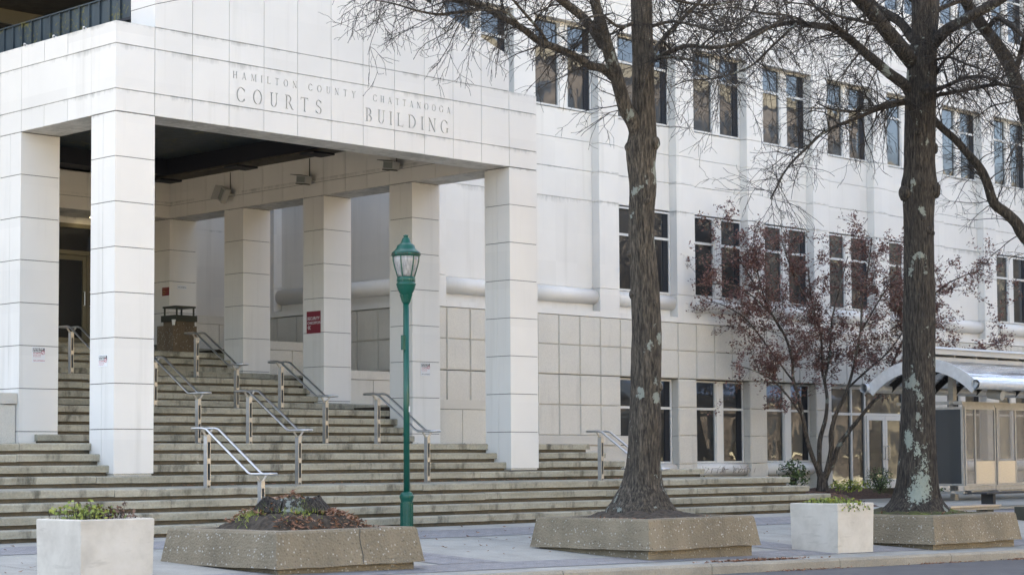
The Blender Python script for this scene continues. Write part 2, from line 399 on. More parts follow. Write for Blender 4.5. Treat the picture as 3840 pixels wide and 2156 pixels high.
# ------------------------------------------------------------------ ground, pavement, road
def sheet(name, x0, x1, nx, y0f, y1f, ny, zf, m, dz=0.):
    mb = MB()
    for i in range(nx + 1):
        x = x0 + (x1 - x0) * i / nx
        ya, yb = (y0f(x) if callable(y0f) else y0f), (y1f(x) if callable(y1f) else y1f)
        for j in range(ny + 1):
            y = ya + (yb - ya) * j / ny; mb.v.append((x, y, zf(x, y) + dz))
    for i in range(nx):
        for j in range(ny):
            a = i * (ny + 1) + j; mb.f.append((a, a + ny + 1, a + ny + 2, a + 1))
    return tag(mb.build(name, m), kind='structure')
sheet("pavement", -40, 90, 65, lambda x: kerb_y(x), 8.0, 40, gz, M['walk'])
def rz(x, y): return gz(x, kerb_y(x)) - .13 + .006 * max(-12, (y - kerb_y(x)))
sheet("road", -70, 170, 60, -36, lambda x: kerb_y(x) - .14, 12, rz, M['asphalt'])
tag(MB().quad((-400, -300, -1.2), (500, -300, -1.2), (500, 300, -1.2), (-400, 300, -1.2)).build("ground", M['asphalt']), kind='structure')
tag(MB().box(-60, -52, -1.1, 180, -36, -.42).build("far_pavement", M['lime']), kind='structure')  # out of view; pale stone colour chosen to bounce warm sunlight onto the front
kb = MB()
x = -40.
while x < 60:
    x2 = x + 2.9
    pts = [(x, kerb_y(x)), (x2 - .015, kerb_y(x2))]
    (xa, ya), (xb, yb) = pts
    za, zb = gz(xa, ya) + .012, gz(xb, yb) + .012
    k = len(kb.v)
    prof = [(-.15, -.3), (-.15, -.035), (-.125, 0), (.03, 0), (.03, -.3)]
    for X_, Y_, Z_ in ((xa, ya, za), (xb, yb, zb)): kb.v += [(X_, Y_ + p, Z_ + q) for p, q in prof]
    n = len(prof)
    kb.f += [(k + i, k + n + i, k + n + (i + 1) % n, k + (i + 1) % n) for i in range(n)] + [tuple(range(k + n - 1, k - 1, -1)), tuple(range(k + n, k + 2 * n))]
    x = x2
tag(kb.build("kerb", M['kerb']), kind='structure')
pv = MB()
def strip(x0, x1, y0, y1):
    n = max(1, int((x1 - x0) / 2)); q = max(1, int((y1 - y0) / .4)); k = len(pv.v)
    for i in range(n + 1):
        for j in range(q + 1):
            X_ = x0 + (x1 - x0) * i / n; Y_ = y0 + (y1 - y0) * j / q; pv.v.append((X_, Y_, gz(X_, Y_) + .006))
    for i in range(n):
        for j in range(q):
            a = k + i * (q + 1) + j; pv.f.append((a, a + q + 1, a + q + 2, a + 1))
strip(-30, 40, -4.35, -3.25); strip(-30, 40, -8.55, -7.75)
for X_ in (-13.2, -7.2, -.2, 7.0, 13.4, 19.5): strip(X_, X_ + 1.1, -7.72, -4.38)
tag(pv.build("paver_bands", M['paver']), kind='structure')
sj = MB()
for X_ in range(-30, 40, 3):
    for (ya, yb) in ((-7.7, -4.4),): sj.quad((X_ + .6, ya, gz(X_, ya) + .003), (X_ + .612, ya, gz(X_, ya) + .003), (X_ + .612, yb, gz(X_, yb) + .003), (X_ + .6, yb, gz(X_, yb) + .003))
tag(sj.build("pavement_joints", M['groove']), kind='structure')

# ------------------------------------------------------------------ entrance stairs
stairs = empty("entrance_stairs", (4.4, -2.7, 0), "broad weathered concrete steps climbing to the portico of the white courthouse", "stairs")
SY = {1: -2.62, 2: -2.37, 3: -2.12, 4: -1.87, 5: -.12, 6: .13, 7: .38, 8: .63}
for i in range(4):
    SY[9 + i] = 2.70 + .25 * i; SY[13 + i] = 5.45 + .25 * i; SY[17 + i] = 8.2 + .25 * i
SY[21] = 10.95; SY[22] = 13.0
SX = {1: (-10, 16.2), 2: (-10, 15.8), 3: (-10, 15.42), 4: (-10, 15.1), 5: (-10, 14.48), 6: (-10, 12.27), 7: (-10, 11.97), 8: (-10, 11.77)}
for k in range(9, 22): SX[k] = (.3, 11.74 if k in (13, 17, 21) else 8.874)
for k in range(1, 22):
    st = MB(); rs = MB(); x0, x1 = SX[k]; y0 = SY[k]; y1 = SY[k + 1] + .2; z = zs(k) + (.05 if k in (17, 21) else .02 if k == 13 else 0)
    x = x0
    while x < x1 - .01:
        xe = min(x1, x + rnd.uniform(2.2, 3.6))
        if x1 - xe < .8: xe = x1
        dz = rnd.uniform(-.006, .004); dy = rnd.uniform(-.006, .006)
        a, b_ = x + .003, xe - .003
        prof = [(y0 + dy, z - .115 + dz), (y0 + dy - .006, z - .02 + dz), (y0 + dy + .006, z + dz - .004), (y0 + dy + .03, z + dz), (y1, z + dz), (y1, z - .115 + dz)]
        # front edge cut into short runs so that the nosing is chipped, not ruled
        n = max(2, int((b_ - a) / .22)); kk = len(st.v); q = len(prof)
        for i in range(n + 1):
            X_ = a + (b_ - a) * i / n; ch = .006 * noise.noise(Vector((X_ * 3.1, k * 7.3, 0))); c2 = .02 * max(0, noise.noise(Vector((X_ * 2.3, k * 3.7, 5))) - .35)
            for p_i, (py, pz) in enumerate(prof):
                st.v.append((X_, py + (ch + c2 if p_i in (0, 1, 2) else 0), pz + (ch * .8 - c2 * .6 if p_i in (2,) else (abs(ch) + c2 * .9 if p_i == 0 else 0))))
        for i in range(n):
            for j in range(q):
                A = kk + i * q + j; B = kk + i * q + (j + 1) % q; st.f.append((A, B, B + q, A + q))
        st.f += [tuple(range(kk + q - 1, kk - 1, -1)), tuple(range(kk + n * q, kk + n * q + q))]
        x = xe
    s_ob = recalc(st.build("step", M['step'], stairs))
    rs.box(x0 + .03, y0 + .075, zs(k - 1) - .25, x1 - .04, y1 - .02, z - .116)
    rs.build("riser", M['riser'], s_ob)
tr = MB(); tr.box(11.80, .20, -.2, 14.44, 5.5, zs(5) - .004).box(14.50, -.05, -.2, 15.05, 5.5, zs(4) - .004)
tag(tr.build("planting_terrace", M['dirt']), kind='structure')

# ------------------------------------------------------------------ courthouse
ch = empty("courthouse", (9, 6, 0), "white panelled courts building with columned gable portico and engraved name", "building")
def column(x0, y0, zb, name="column"):
    mb = MB(); g_ = MB(); x1, y1 = x0 + .7525, y0 + .68
    g_.box(x0 + .014, y0 + .014, zb, x1 - .014, y1 - .014, ZT)
    zt = ZT - .012; i = 1
    while zt > zb + .02:
        zl = max(zb, ZT - .7217 * i + .006)
        a = y0 + .34
        mb.box(x0, y0, zl, x1, a - .003, zt); mb.box(x0, a + .003, zl, x1, y1, zt)
        zt = ZT - .7217 * i - .006; i += 1
    c = mb.build(name, M['white'], ch); g_.build("joint_core", M['groove'], c); return c
def mortar(x0, y0, z): 
    MB().box(x0 + .02, y0 + .02, z - .03, x0 + .73, y0 + .66, z + .001).build("mortar_bed", M['band'], ch)
column(0, 0, zs(5) + .035); mortar(0, 0, zs(5) + .03)
column(W, 0, zs(5) + .05); mortar(W, 0, zs(5) + .045)
column(0, 2.799, zs(8) + .01); column(0, 5.6, zs(13)); column(0, 8.4, zs(17))
for j, zb in ((1, zs(8) + .01), (2, zs(13) + .03), (3, zs(17) + .06), (4, zs(21) + .1)): column(W, 2.755 * j, zb)

FX = [0.747, 1.488, 2.238, 2.973, 3.703, 4.455, 5.194, 5.943, 6.675, 7.402, 8.135, 8.876]
XE = W + .7525
ZA, ZB, ZC = ZT + .361, ZT + 1.088, ZT + 1.447
G = .005
core = MB(); pan = MB()
def ibox(mb, x0, y0, z0, x1, y1, z1): mb.box(x0, y0, z0, x1, y1, z1)
core.box(.014, .06, ZT + .01, XE - .014, .664, ZC - .014)                # front beam core
core.box(.014, .66, ZT + .01, .74, 11.7, ZC - .014); core.box(W + .014, .66, ZT + .01, XE - .014, 11.7, 7.5 - .01)
core.box(.7, 11.014, ZT + .01, W + .1, 11.66, 7.5)
def rows(x0, x1, y0, y1, zr):
    for z0, z1 in zr: pan.box(x0 + G, y0, z0 + G, x1 - G, y1, z1 - G)
rowsABC = [(ZT, ZA), (ZA, ZB), (ZB, ZC)]
# corner blocks (solid) over the front columns
for z0, z1 in rowsABC:
    pan.box(0, 0, z0 + G, FX[0] - G, .68, z1 - G if z1 < ZC else z1); pan.box(W + G, 0, z0 + G, XE, .68, z1 - G if z1 < ZC else z1)
for i in range(len(FX) - 1):                                             # front rows A and C (row B is the engraved slab)
    pan.box(FX[i] + G, 0, ZT, FX[i + 1] - G, .10, ZA - G); pan.box(FX[i] + G, 0, ZB + G, FX[i + 1] - G, .10, ZC - G)
    pan.box(FX[i] + G * .6, .10, ZT, FX[i + 1] - G * .6, .68, ZT + .05)      # soffit panels
    pan.box(FX[i] + G, .58, ZT + .05, FX[i + 1] - G, .68, 7.5)              # inner face
LY = [.68, 1.386, 2.092, 2.799, 3.479, 4.186, 4.892, 5.60, 6.28, 6.99, 7.69, 8.4, 9.08, 9.79, 10.49, 11.2]
for i in range(len(LY) - 1):
    a, b_ = LY[i] + G, LY[i + 1] - G
    pan.box(0, a, ZT, .10, b_, ZA - G); pan.box(0, a, ZB + G, .10, b_, ZC)
    pan.box(.10, a, ZT, .7525, b_, ZT + .05); pan.box(.65, a, ZT + .05, .7525, b_, 7.5)
for a, b_ in ((.68, 2.799), (2.799, 3.479), (3.479, 5.6), (5.6, 6.28), (6.28, 8.4), (8.4, 11.2)): pan.box(0, a + G, ZA + G, .10, b_ - G, ZB - G)
ry = [.68 + .69 * i for i in range(16)]
for j in range(4):
    for q in range(4):
        a = (2.755 * j + .68) + q * .519 if q < 4 else 0
        b_ = a + .519 if q < 3 else 2.755 * (j + 1)
    yy = [2.755 * j + .68, 2.755 * j + 1.37, 2.755 * j + 2.06, 2.755 * (j + 1), 2.755 * (j + 1) + .68]
    for a, b_ in zip(yy[:-1], yy[1:]):
        pan.box(W, a + G, ZT, W + .10, b_ - G, 6.95 - G); pan.box(W, a + G, 6.95 + G, W + .10, b_ - G, 7.5)
        pan.box(W + .10, a + G * .6, ZT, XE, b_ - G * .6, ZT + .05); pan.box(XE - .10, a + G, ZT + .05, XE, b_ - G, ZC)
xs = [.7525 + (W - .7525) * i / 11 for i in range(12)]
for a, b_ in zip(xs[:-1], xs[1:]):
    for z0, z1 in ((ZT, 6.95), (6.95, 7.5)): pan.box(a + G, 11.0, z0 + (G if z0 > ZT else 0), b_ - G, 11.1, z1 - G)
    pan.box(a + G, 11.1, ZT, b_ - G, 12.28, ZT + .05)
pan.build("fascia_panels", M['white'], ch); core.build("fascia_core", M['groove'], ch)

# engraved inscription slab --------------------------------------------------
def arc(cx, cz, rx, rz_, a0, a1, w0, w1, n=14, ph=0.):
    """ring segment; stroke is w1 where the ring runs vertical and w0 where it runs flat"""
    out = []; 
    for i in range(n):
        qs = []
        for a in (a0 + (a1 - a0) * i / n, a0 + (a1 - a0) * (i + 1) / n):
            t = R(a); w = w0 + (w1 - w0) * abs(math.cos(t))
            qs.append(((cx + rx * math.cos(t), cz + rz_ * math.sin(t)), (cx + (rx - w) * math.cos(t), cz + (rz_ - w * .9) * math.sin(t))))
        out.append([qs[0][0], qs[1][0], qs[1][1], qs[0][1]])
    return out
def bar(x0, x1, z0, z1): return [[(x0, z0), (x1, z0), (x1, z1), (x0, z1)]]
def sl(x0, x1, w, z0=0, z1=1): return [[(x0, z0), (x0 + w, z0), (x1 + w, z1), (x1, z1)]]
TK, TN, SF = .125, .055, .05
def serif(xc, z, hw=.13): return bar(xc - hw, xc + hw, z, z + SF) if z < .5 else bar(xc - hw, xc + hw, z - SF, z)
def stem(x, w=TK): return bar(x, x + w, 0, 1) + serif(x + w / 2, 0) + serif(x + w / 2, 1)
def glyph(c):
    """polygons and advance of a capital, cap height 1"""
    if c == 'H': return stem(.08) + stem(.56) + bar(.2, .56, .47, .53), .80
    if c == 'I': return stem(.08), .30
    if c == 'L': return stem(.08) + bar(.2, .60, 0, SF + .01) + [[(.60, 0), (.63, .22), (.60, .22), (.55, .05)]], .66
    if c == 'T': return stem(.30)[:1] + serif(.3625, 0) + bar(.03, .70, .94, 1) + bar(.03, .06, .80, .95) + bar(.67, .70, .80, .95), .74
    if c == 'N': return bar(.10, .10 + TN, 0, 1) + bar(.66, .66 + TN, 0, 1) + sl(.60, .06, .13) + serif(.128, 0, .11) + serif(.688, 1, .11) + bar(.0, .12, 1 - SF, 1), .82
    if c == 'M': return bar(.10, .10 + TN, 0, 1) + bar(.78, .78 + TK, 0, 1) + sl(.45, .09, .12) + sl(.46, .78, TN) + serif(.128, 0, .11) + serif(.84, 0, .13) + bar(.02, .14, 1 - SF, 1) + bar(.86, .97, 1 - SF, 1), .98
    if c == 'A': return sl(.06, .36, TN) + sl(.60, .30, TK) + bar(.2, .6, .30, .355) + serif(.09, 0, .10) + serif(.66, 0, .12), .80
    if c == 'U': return bar(.10, .10 + TK, .3, 1) + bar(.58, .58 + TN, .3, 1) + serif(.16, 1, .13) + serif(.61, 1, .11) + arc(.3675, .3, .2675, .31, 180, 360, TN, TK * .8), .74
    if c == 'Y': return bar(.33, .33 + TK, 0, .45) + serif(.39, 0) + sl(.33, .06, .13, .42, 1) + sl(.40, .66, TN, .42, 1) + serif(.11, 1, .12) + serif(.69, 1, .10), .78
    if c == 'O': return arc(.42, .5, .40, .52, 0, 360, TN, TK, 28), .86
    if c == 'C': return arc(.42, .5, .40, .52, 38, 322, TN, TK, 22) + bar(.70, .74, .70, .92) + bar(.70, .74, .10, .26), .80
    if c == 'G': return arc(.42, .5, .40, .52, 38, 322, TN, TK, 22) + bar(.70, .74, .70, .92) + bar(.64, .64 + TK, .08, .42) + serif(.70, .42, .13)[:0] + bar(.56, .84, .38, .43), .88
    if c == 'D': return stem(.08)[:1] + bar(0, .3, 0, SF) + bar(0, .3, 1 - SF, 1) + arc(.28, .5, .50, .5, -90, 90, TN, TK, 18), .84
    if c == 'B': return stem(.08)[:1] + bar(0, .3, 0, SF) + bar(0, .3, 1 - SF, 1) + bar(.2, .3, .49, .54) + arc(.28, .75, .28, .25, -90, 90, TN, TK, 12) + arc(.28, .265, .33, .265, -90, 90, TN, TK, 12), .70
    if c == 'R': return stem(.08) + bar(.14, .3, 1 - SF, 1) + bar(.2, .32, .46, .51) + arc(.28, .735, .30, .265, -90, 90, TN, TK, 12) + sl(.60, .32, .13, 0, .48) + bar(.58, .78, 0, SF), .78
    if c == 'S':
        return arc(.30, .74, .24, .27, 25, 250, TN, TK * .75, 14) + arc(.30, .255, .26, .265, -155, 75, TN, TK * .75, 14) + bar(.50, .54, .76, .95) + bar(.03, .07, .06, .27) + sl(.38, .12, .14, .42, .60), .62
    if c == '-': return bar(.05, .38, .40, .50), .45
    return [], .5
cut = MB()
def word(s, x0, x1, z0, h, cr):
    gl = [glyph(c) for c in s]; nat = sum(a for _, a in gl) * h
    sp = ((x1 - x0) - nat) / max(1, len(s) - 1) if len(s) > 1 else 0
    x = x0
    for c, (polys, adv) in zip(s, gl):
        for p in polys: letters.append([(x + u * h, z0 + v * h) for u, v in p])
        x += adv * h + sp
letters = []
word("HAMILTON", 2.315, 3.690, 7.487, .120, 0); word("COUNTY", 3.94, 5.02, 7.487, .120, 0); word("-", 5.165, 5.22, 7.497, .120, 0); word("CHATTANOOGA", 5.424, 7.335, 7.487, .120, 0)
word("COURTS", 2.384, 4.25, 7.103, .245, 0); word("BUILDING", 5.25, 7.29, 7.103, .245, 0)
slab = MB().box(FX[0] + G, 0, ZA + G, FX[-1] - G, .10, ZB - G).build("inscription_slab", M['white'], ch)
slab.data.materials.append(M['engrave'])
for p in letters:
    cut.prism(p, 1, -.02, .03)
for x_ in FX[1:-1]: cut.box(x_ - .0035, -.02, ZA, x_ + .0035, .02, ZB)
cu = cut.build("cutter", M['engrave']); recalc(cu)
cu.data.materials.clear(); cu.data.materials.append(M['white']); cu.data.materials.append(M['engrave'])
for p in cu.data.polygons: p.material_index = 1
bm_ = slab.modifiers.new("engrave", 'BOOLEAN'); bm_.operation = 'DIFFERENCE'; bm_.object = cu; bm_.solver = 'EXACT'; bm_.use_self = True
cu.location = (0, 0, 0); slab_off = slab.parent.location
dg = bpy.context.evaluated_depsgraph_get(); me2 = bpy.data.meshes.new_from_object(slab.evaluated_get(dg))
slab.modifiers.clear(); old = slab.data; slab.data = me2; bpy.data.objects.remove(cu)

# gable slab -----------------------------------------------------------------
SLP = .326; XC = (FX[0] + FX[-1]) / 2
def zstrip(x): return 8.482 + (FX[-1] - max(x, 2 * XC - x)) * SLP
gp = MB(); gc = MB()
def gpoly(x0, x1, lo, hi):
    pts = [(x0, lo(x0)), (x1, lo(x1))]
    if x0 < XC < x1: pts = [(x0, lo(x0)), (XC, lo(XC)), (x1, lo(x1)), (x1, hi(x1)), (XC, hi(XC)), (x0, hi(x0))]
    else: pts += [(x1, hi(x1)), (x0, hi(x0))]
    return pts
for a, b_ in zip(FX[:-1], FX[1:]):
    e0 = FX[0] if a == FX[0] else a + G; e1 = FX[-1] if b_ == FX[-1] else b_ - G
    gp.prism(gpoly(e0, e1, lambda x: ZC + G, lambda x: zstrip(x) - G), 1, 0, .68)
    gp.prism(gpoly(e0, e1, lambda x: zstrip(x) + G, lambda x: zstrip(x) + .316), 1, -.004, .684)
gc.prism(gpoly(FX[0] + .02, FX[-1] - .02, lambda x: ZC - .03, lambda x: zstrip(x) + .29), 1, .02, .66)
recalc(gp.build("gable_panels", M['white'], ch)); recalc(gc.build("gable_core", M['groove'], ch))
# metal clad roof box behind the gable
cl = MB().box(.86, .69, 7.9, 8.78, 12.0, 8.84)
y = .83
while y < 12: cl.box(.825, y - .016, 7.9, .862, y + .016, 8.85); y += .304
cl.box(.815, .69, 8.84, .90, 12.0, 8.862)
cl.build("roof_cladding", M['clad'], ch)
for y in [1.0 + .9 * i for i in range(8)]:
    MB().box(.05, y, ZC, .075, y + .03, ZC + .07).box(.05, y, ZC, .11, y + .012, ZC + .05).build("coping_clip", M['white'], ch)
# dark underside of the portico roof
dk = MB().box(.7525, .68, 8.35, W, 12.0, 8.40); dk.box(8.35, .68, 7.55, W + .1, 11.0, 7.9); dk.box(.7, .68, 7.55, 1.3, 11.0, 7.9); dk.box(.7, .68, 7.55, 9.0, 1.1, 7.9); dk.box(.7, 10.4, 7.55, 9.0, 11.2, 7.9)
for i in range(24): dk.box(1.2, .9 + .42 * i, 8.2, 8.4, .95 + .42 * i, 8.35)
for X_ in (3.2, 5.6, 7.6): dk.box(X_, .7, 7.95, X_ + .12, 11, 8.2)
dk.build("roof_underside", M['dark'], ch)
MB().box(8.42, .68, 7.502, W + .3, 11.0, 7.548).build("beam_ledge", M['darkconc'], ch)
for Y_ in (8.0, 11.2 - .4, 5.4): MB().box(8.30, Y_ - .25, 7.46, 8.9, Y_ + .2, 7.50).build("beam_bracket", M['dark'], ch)

# door wall at the head of the stairs
dw = MB(); YD = 12.3
dw.box(.7, YD, 3.6, 6.0, YD + .3, 8); dw.box(8.4, YD, 3.6, 12, YD + .3, 8); dw.box(5.9, YD, 6.52, 8.5, YD + .3, 8); dw.box(W, 11.68, 3.6, XE, YD, 8)
dw.build("door_wall", M['white'], ch)
fr = MB(); zd0 = zs(21) + .055
for X_ in (6.0, 8.34): fr.box(X_, YD - .02, zd0, X_ + .06, YD + .08, 6.52)
fr.box(6.06, YD - .02, 6.42, 8.34, YD + .08, 6.515); fr.box(6.06, YD - .02, 5.80, 8.34, YD + .08, 5.90); fr.box(6.06, YD - .015, zd0, 8.34, YD + .06, zd0 + .09)
tw = fr.build("door_frame", M['bronze'], ch)
MB().box(6.06, YD + .02, 5.9, 8.34, YD + .03, 6.42).build("transom_pane", M['glass_in'], tw)
for (a, b_, hx) in ((6.07, 7.475, 7.40), (7.485, 8.33, 7.57)):
    d = MB()
    d.box(a, YD - .01, zd0 + .10, a + .10, YD + .05, 5.79).box(b_ - .10, YD - .01, zd0 + .10, b_, YD + .05, 5.79).box(a + .1, YD - .01, 5.68, b_ - .1, YD + .05, 5.79).box(a + .1, YD - .01, zd0 + .10, b_ - .1, YD + .05, zd0 + .20)
    do = d.build("door", M['bronze'], ch)
    MB().box(a + .1, YD + .015, zd0 + .2, b_ - .1, YD + .025, 5.68).build("pane", M['glass_in'], do)
    MB().tube([(hx, YD - .01, 4.65), (hx, YD - .07, 4.66), (hx, YD - .07, 4.96), (hx, YD - .01, 4.97)], .013, 8).build("handle", M['steel'], do)
dl = tag(empty("downlight", (7.42, 11.93, ZT), "lit round downlight in the dark soffit over the glass doors", "light"))
MB().lathe(7.42, 11.93, [(.10, ZT - .012), (.10, ZT - .002)], 20).build("trim_ring", M['grey'], dl)
em = bpy.data.materials.new("lit_lamp"); em.use_nodes = True
eb = em.node_tree.nodes["Principled BSDF"]; eb.inputs["Emission Color"].default_value = (1, .80, .45, 1); eb.inputs["Emission Strength"].default_value = 3.0
MB().lathe(7.42, 11.93, [(.08, ZT - .02), (.08, ZT - .013)], 20).build("lamp", em, dl)

# low stone walls between the right-hand columns and the left plinth
for (y0, zc, zb, y2) in ((2.85, 2.31, zs(8), 5.44), (5.62, 3.0, zs(13), 8.19), (8.38, 3.75, zs(17), 10.94), (11.1, 4.48, zs(21), 14)):
    lw = MB()
    for a, b_ in ((XE + .012, XE + .72), (XE + .735, XE + 1.42), (XE + 1.435, 12.0)): lw.box(a, y0 + .01, zb, b_, y0 + .25, zc - .20)
    lo = lw.build("low_stone_wall", M['stone'], ch)
    MB().box(XE + .012, y0, zc - .19, 12.0, y0 + .30, zc).build("wall_cap", M['band'], lo); MB().box(XE + .02, y0 + .22, zb, 12.0, y2, zc - .12).build("planter_soil", M['dirt'], lo)
lw = MB()
for a, b_ in ((-2.2, -.45), (-4.2, -2.22)): lw.box(a, 2.86, zs(8), b_, 3.2, zs(8) + .66)
lw.box(-.43, 2.875, zs(8), -.02, 3.2, zs(8) + .66); lo = lw.build("low_stone_wall", M['stone'], ch)
MB().box(-5, 2.84, zs(8) + .68, -.012, 3.25, zs(8) + .86).build("wall_cap", M['band'], lo)

# ------------------------------------------------------------------ long facade
YF, YP = 5.80, 5.56
PW = 2.91
def px0(k): return 17.57 + PW * k                  # left edge of pier k (front plane)
NB = 9
wall = MB(); rec = MB(); stn = MB(); ledge = MB()
ZJ = [4.49, 5.20, 7.30, 8.02, 8.73, 9.46, 11.56]
CORE = MB(); CORE.box(12.08, 5.92, -.2, 62, 20, 24); CORE.build("facade_core", M['groove'], ch)
glass_bays2 = (0, 1, 2, 3, 4, 6)
def window(x0, x1, z0, z1, ztr, y, strip=False, fw_=.045):
    f = MB()
    f.box(x0, y - .03, z0, x0 + fw_, y + .03, z1).box(x1 - fw_, y - .03, z0, x1, y + .03, z1).box(x0 + fw_, y - .03, z1 - fw_, x1 - fw_, y + .03, z1).box(x0 + fw_, y - .03, z0, x1 - fw_, y + .03, z0 + fw_)
    for t in ztr: f.box(x0 + fw_, y - .028, t - .03, x1 - fw_, y + .03, t + .03)
    w = f.build("window", M['frame'], ch)
    MB().box(x0 + fw_, y + .012, z0 + fw_, x1 - fw_, y + .02, z1 - fw_).build("pane", M['glass'], w)
    if strip:
        s_ = MB()
        for t in range(int((z1 - z0 - .1) / .06)): s_.box(x1 - fw_ - .20, y - .002, z0 + fw_ + .06 * t, x1 - fw_ - .002, y + .010, z0 + fw_ + .06 * t + .05)
        s_.box(x1 - fw_ - .202, y + .004, z0 + fw_, x1 - fw_ - .001, y + .011, z1 - fw_)
        s_.build("louvre_strip", M['louvre'], w)
    return w
def pair(x0, z0, z1, ztr, post=True):
    window(x0 + .02, x0 + 1.04, z0, z1, ztr, YF + .01); window(x0 + 1.30, x0 + 2.18, z0, z1, ztr, YF + .01, True)
    MB().box(x0 + 1.045, YF - .035, z0, x0 + 1.295, YF + .06, z1).build("window_post", M['white_far'], ch)
for k in range(-2, NB):
    a, b_ = px0(k), px0(k) + .71
    r0, r1 = b_, px0(k + 1)
    rec = MB(); stn = MB(); ledge = MB(); pr = MB()
    for z0, z1 in zip(ZJ[:-1], ZJ[1:]): pr.box(a, YP, z0 + G, b_, 5.93, z1 - G)
    pr.build("pier", M['white_far'], ch)
    # recess: ledge, wall under the windows, blank panels
    ledge.box(r0 + .002, YP, 4.49 + G, r1 - .002, 5.93, 4.63)
    rec.box(r0 + .002, YF + .002, 4.63, r1 - .002, 5.93, 5.20)
    top2 = 5.20 + G
    if k in glass_bays2: pair(r0, 5.21, 7.29, (6.60,))
    else: rec.box(r0 + .002, YF, 5.20 + G, r1 - .002, 5.93, 7.33 - G)
    for z0, z1 in ((7.33, 8.045), (8.045, 8.76), (8.76, 9.47)): rec.box(r0 + .002, YF, z0 + G, r1 - .002, 5.93, z1 - G)
    pair(r0, 9.48, 11.56, (10.90,))
    MB().tube([(r0 + .003, YF - .02, 4.995), (r1 - .003, YF - .02, 4.995)], .185, 24).build("sill_roll", M['white_far'], ch, True)
    wall = MB(); # flush wall above
    for z0, z1 in ((11.56, 12.27), (12.27, 12.98), (12.98, 13.69), (13.69, 14.02)):
        wall.box(a + G, YP, z0 + G, b_ - G * .2, 5.93, z1 - G); wall.box(r0 + G * .2, YP, z0 + G, r1 - G, 5.93, z1 - G)
    pr2 = MB(); pr2.box(a, YP, 14.02 + G, b_, 5.93, 16.2); pr2.build("pier", M['white_far'], ch)
    if k >= 3: pair(r0, 14.03, 16.1, (15.4,))
    else: rec.box(r0 + .002, YF, 14.02 + G, r1 - .002, 5.93, 16.2)
    wall.box(a + G, YP, 16.2 + G, r1, 5.93, 20)
    # stone base
    for q in range(4):
        s0 = a + PW / 4 * q; s1 = s0 + PW / 4
        for z0, z1 in ((3.785, 4.485), (3.085, 3.785)): 
            stn.box(s0 + .006, YP + .02, z0 + .004, s1 - .006, 5.93, z1 - .004); stn.box(s0 + .022, YP + .004, z0 + .022, s1 - .022, YP + .03, z1 - .022)
        full = k < 0
        if full or (q == 0 and k != 4):
            for z0, z1 in ((2.36, 3.075), (1.65, 2.36), (.94, 1.65), (-.1, .94)):
                stn.box(s0 + .006, YP + .02, z0 + .004, s1 - .006, 5.93, z1 - .004); stn.box(s0 + .022, YP + .004, z0 + .022, s1 - .022, YP + .03, z1 - .022)
    if k >= 0 and k not in (3, 4):
        pair(r0, .96, 3.06, (2.34,))
        stn.box(r0, YF, -.1, r1, 5.93, .95)
        MB().tube([(r0 + .003, YF - .03, .79), (r1 - .003, YF - .03, .79)], .165, 24).build("sill_roll", M['white_far'], ch, True)
    wall.build("upper_wall", M['white_far'], ch); rec.build("recess_wall", M['white_far'], ch); ledge.build("ledge", M['white_far'], ch); stn.build("stone_base", M['stone'], ch)
    gr = MB()
    for i0 in range(6):
        for j0 in range(4): gr.box(px0(k) + 1.35 + .11 * i0, YP - .012, 12.45 + .11 * j0, px0(k) + 1.35 + .11 * i0 + .08, YP + .01, 12.45 + .11 * j0 + .08)
    gr.build("vent_grille", M['frame'], ch)
MB().box(12.0, YP - .06, 1.42, 18.7, YP + .02, 1.635).box(12.0, YP - .03, -.1, 18.6, YP + .018, 1.40).build("base_band", M['band'], ch)
# ground floor entrance
en = MB(); e0, e1 = 27.0, px0(4) + PW
for X_ in (27.0, 28.20, 28.86, 30.78, 31.35, e1 - .08): en.box(X_, YF - .03, .20, X_ + .07, YF + .05, 2.98)
en.box(e0, YF - .031, 2.98, e1, YF + .05, 3.06); en.box(e0 + .07, YF - .028, 2.25, e1 - .08, YF + .05, 2.32); en.box(e0 + .07, YF - .028, .17, 28.86, YF + .05, .27); en.box(30.85, YF - .028, .17, e1, YF + .05, .27)
eg = en.build("entrance_frame", M['frame'], ch)
MB().box(e0 + .07, YF + .02, .27, e1 - .08, YF + .03, 2.98).build("pane", M['glass_in'], eg)
for (a, b_, hx) in ((28.94, 29.845, 29.76), (29.855, 30.77, 29.95)):
    d = MB(); d.box(a, YF - .05, .20, a + .11, YF + .01, 2.245).box(b_ - .11, YF - .05, .20, b_, YF + .01, 2.245).box(a + .11, YF - .05, 2.12, b_ - .11, YF + .01, 2.245).box(a + .11, YF - .05, .20, b_ - .11, YF + .01, .46)
    do = d.build("door", M['frame'], ch); MB().box(a + .11, YF - .02, .46, b_ - .11, YF - .01, 2.12).build("pane", M['glass_in'], do)
    MB().tube([(hx, YF - .05, 1.02), (hx, YF - .12, 1.03), (hx, YF - .12, 1.38), (hx, YF - .05, 1.39)], .016, 8).build("handle", M['steel'], do)
MB().tube([(27.0, YF - .02, 3.22), (e1, YF - .02, 3.22)], .15, 20).build("sill_roll", M['white_far'], ch, True)
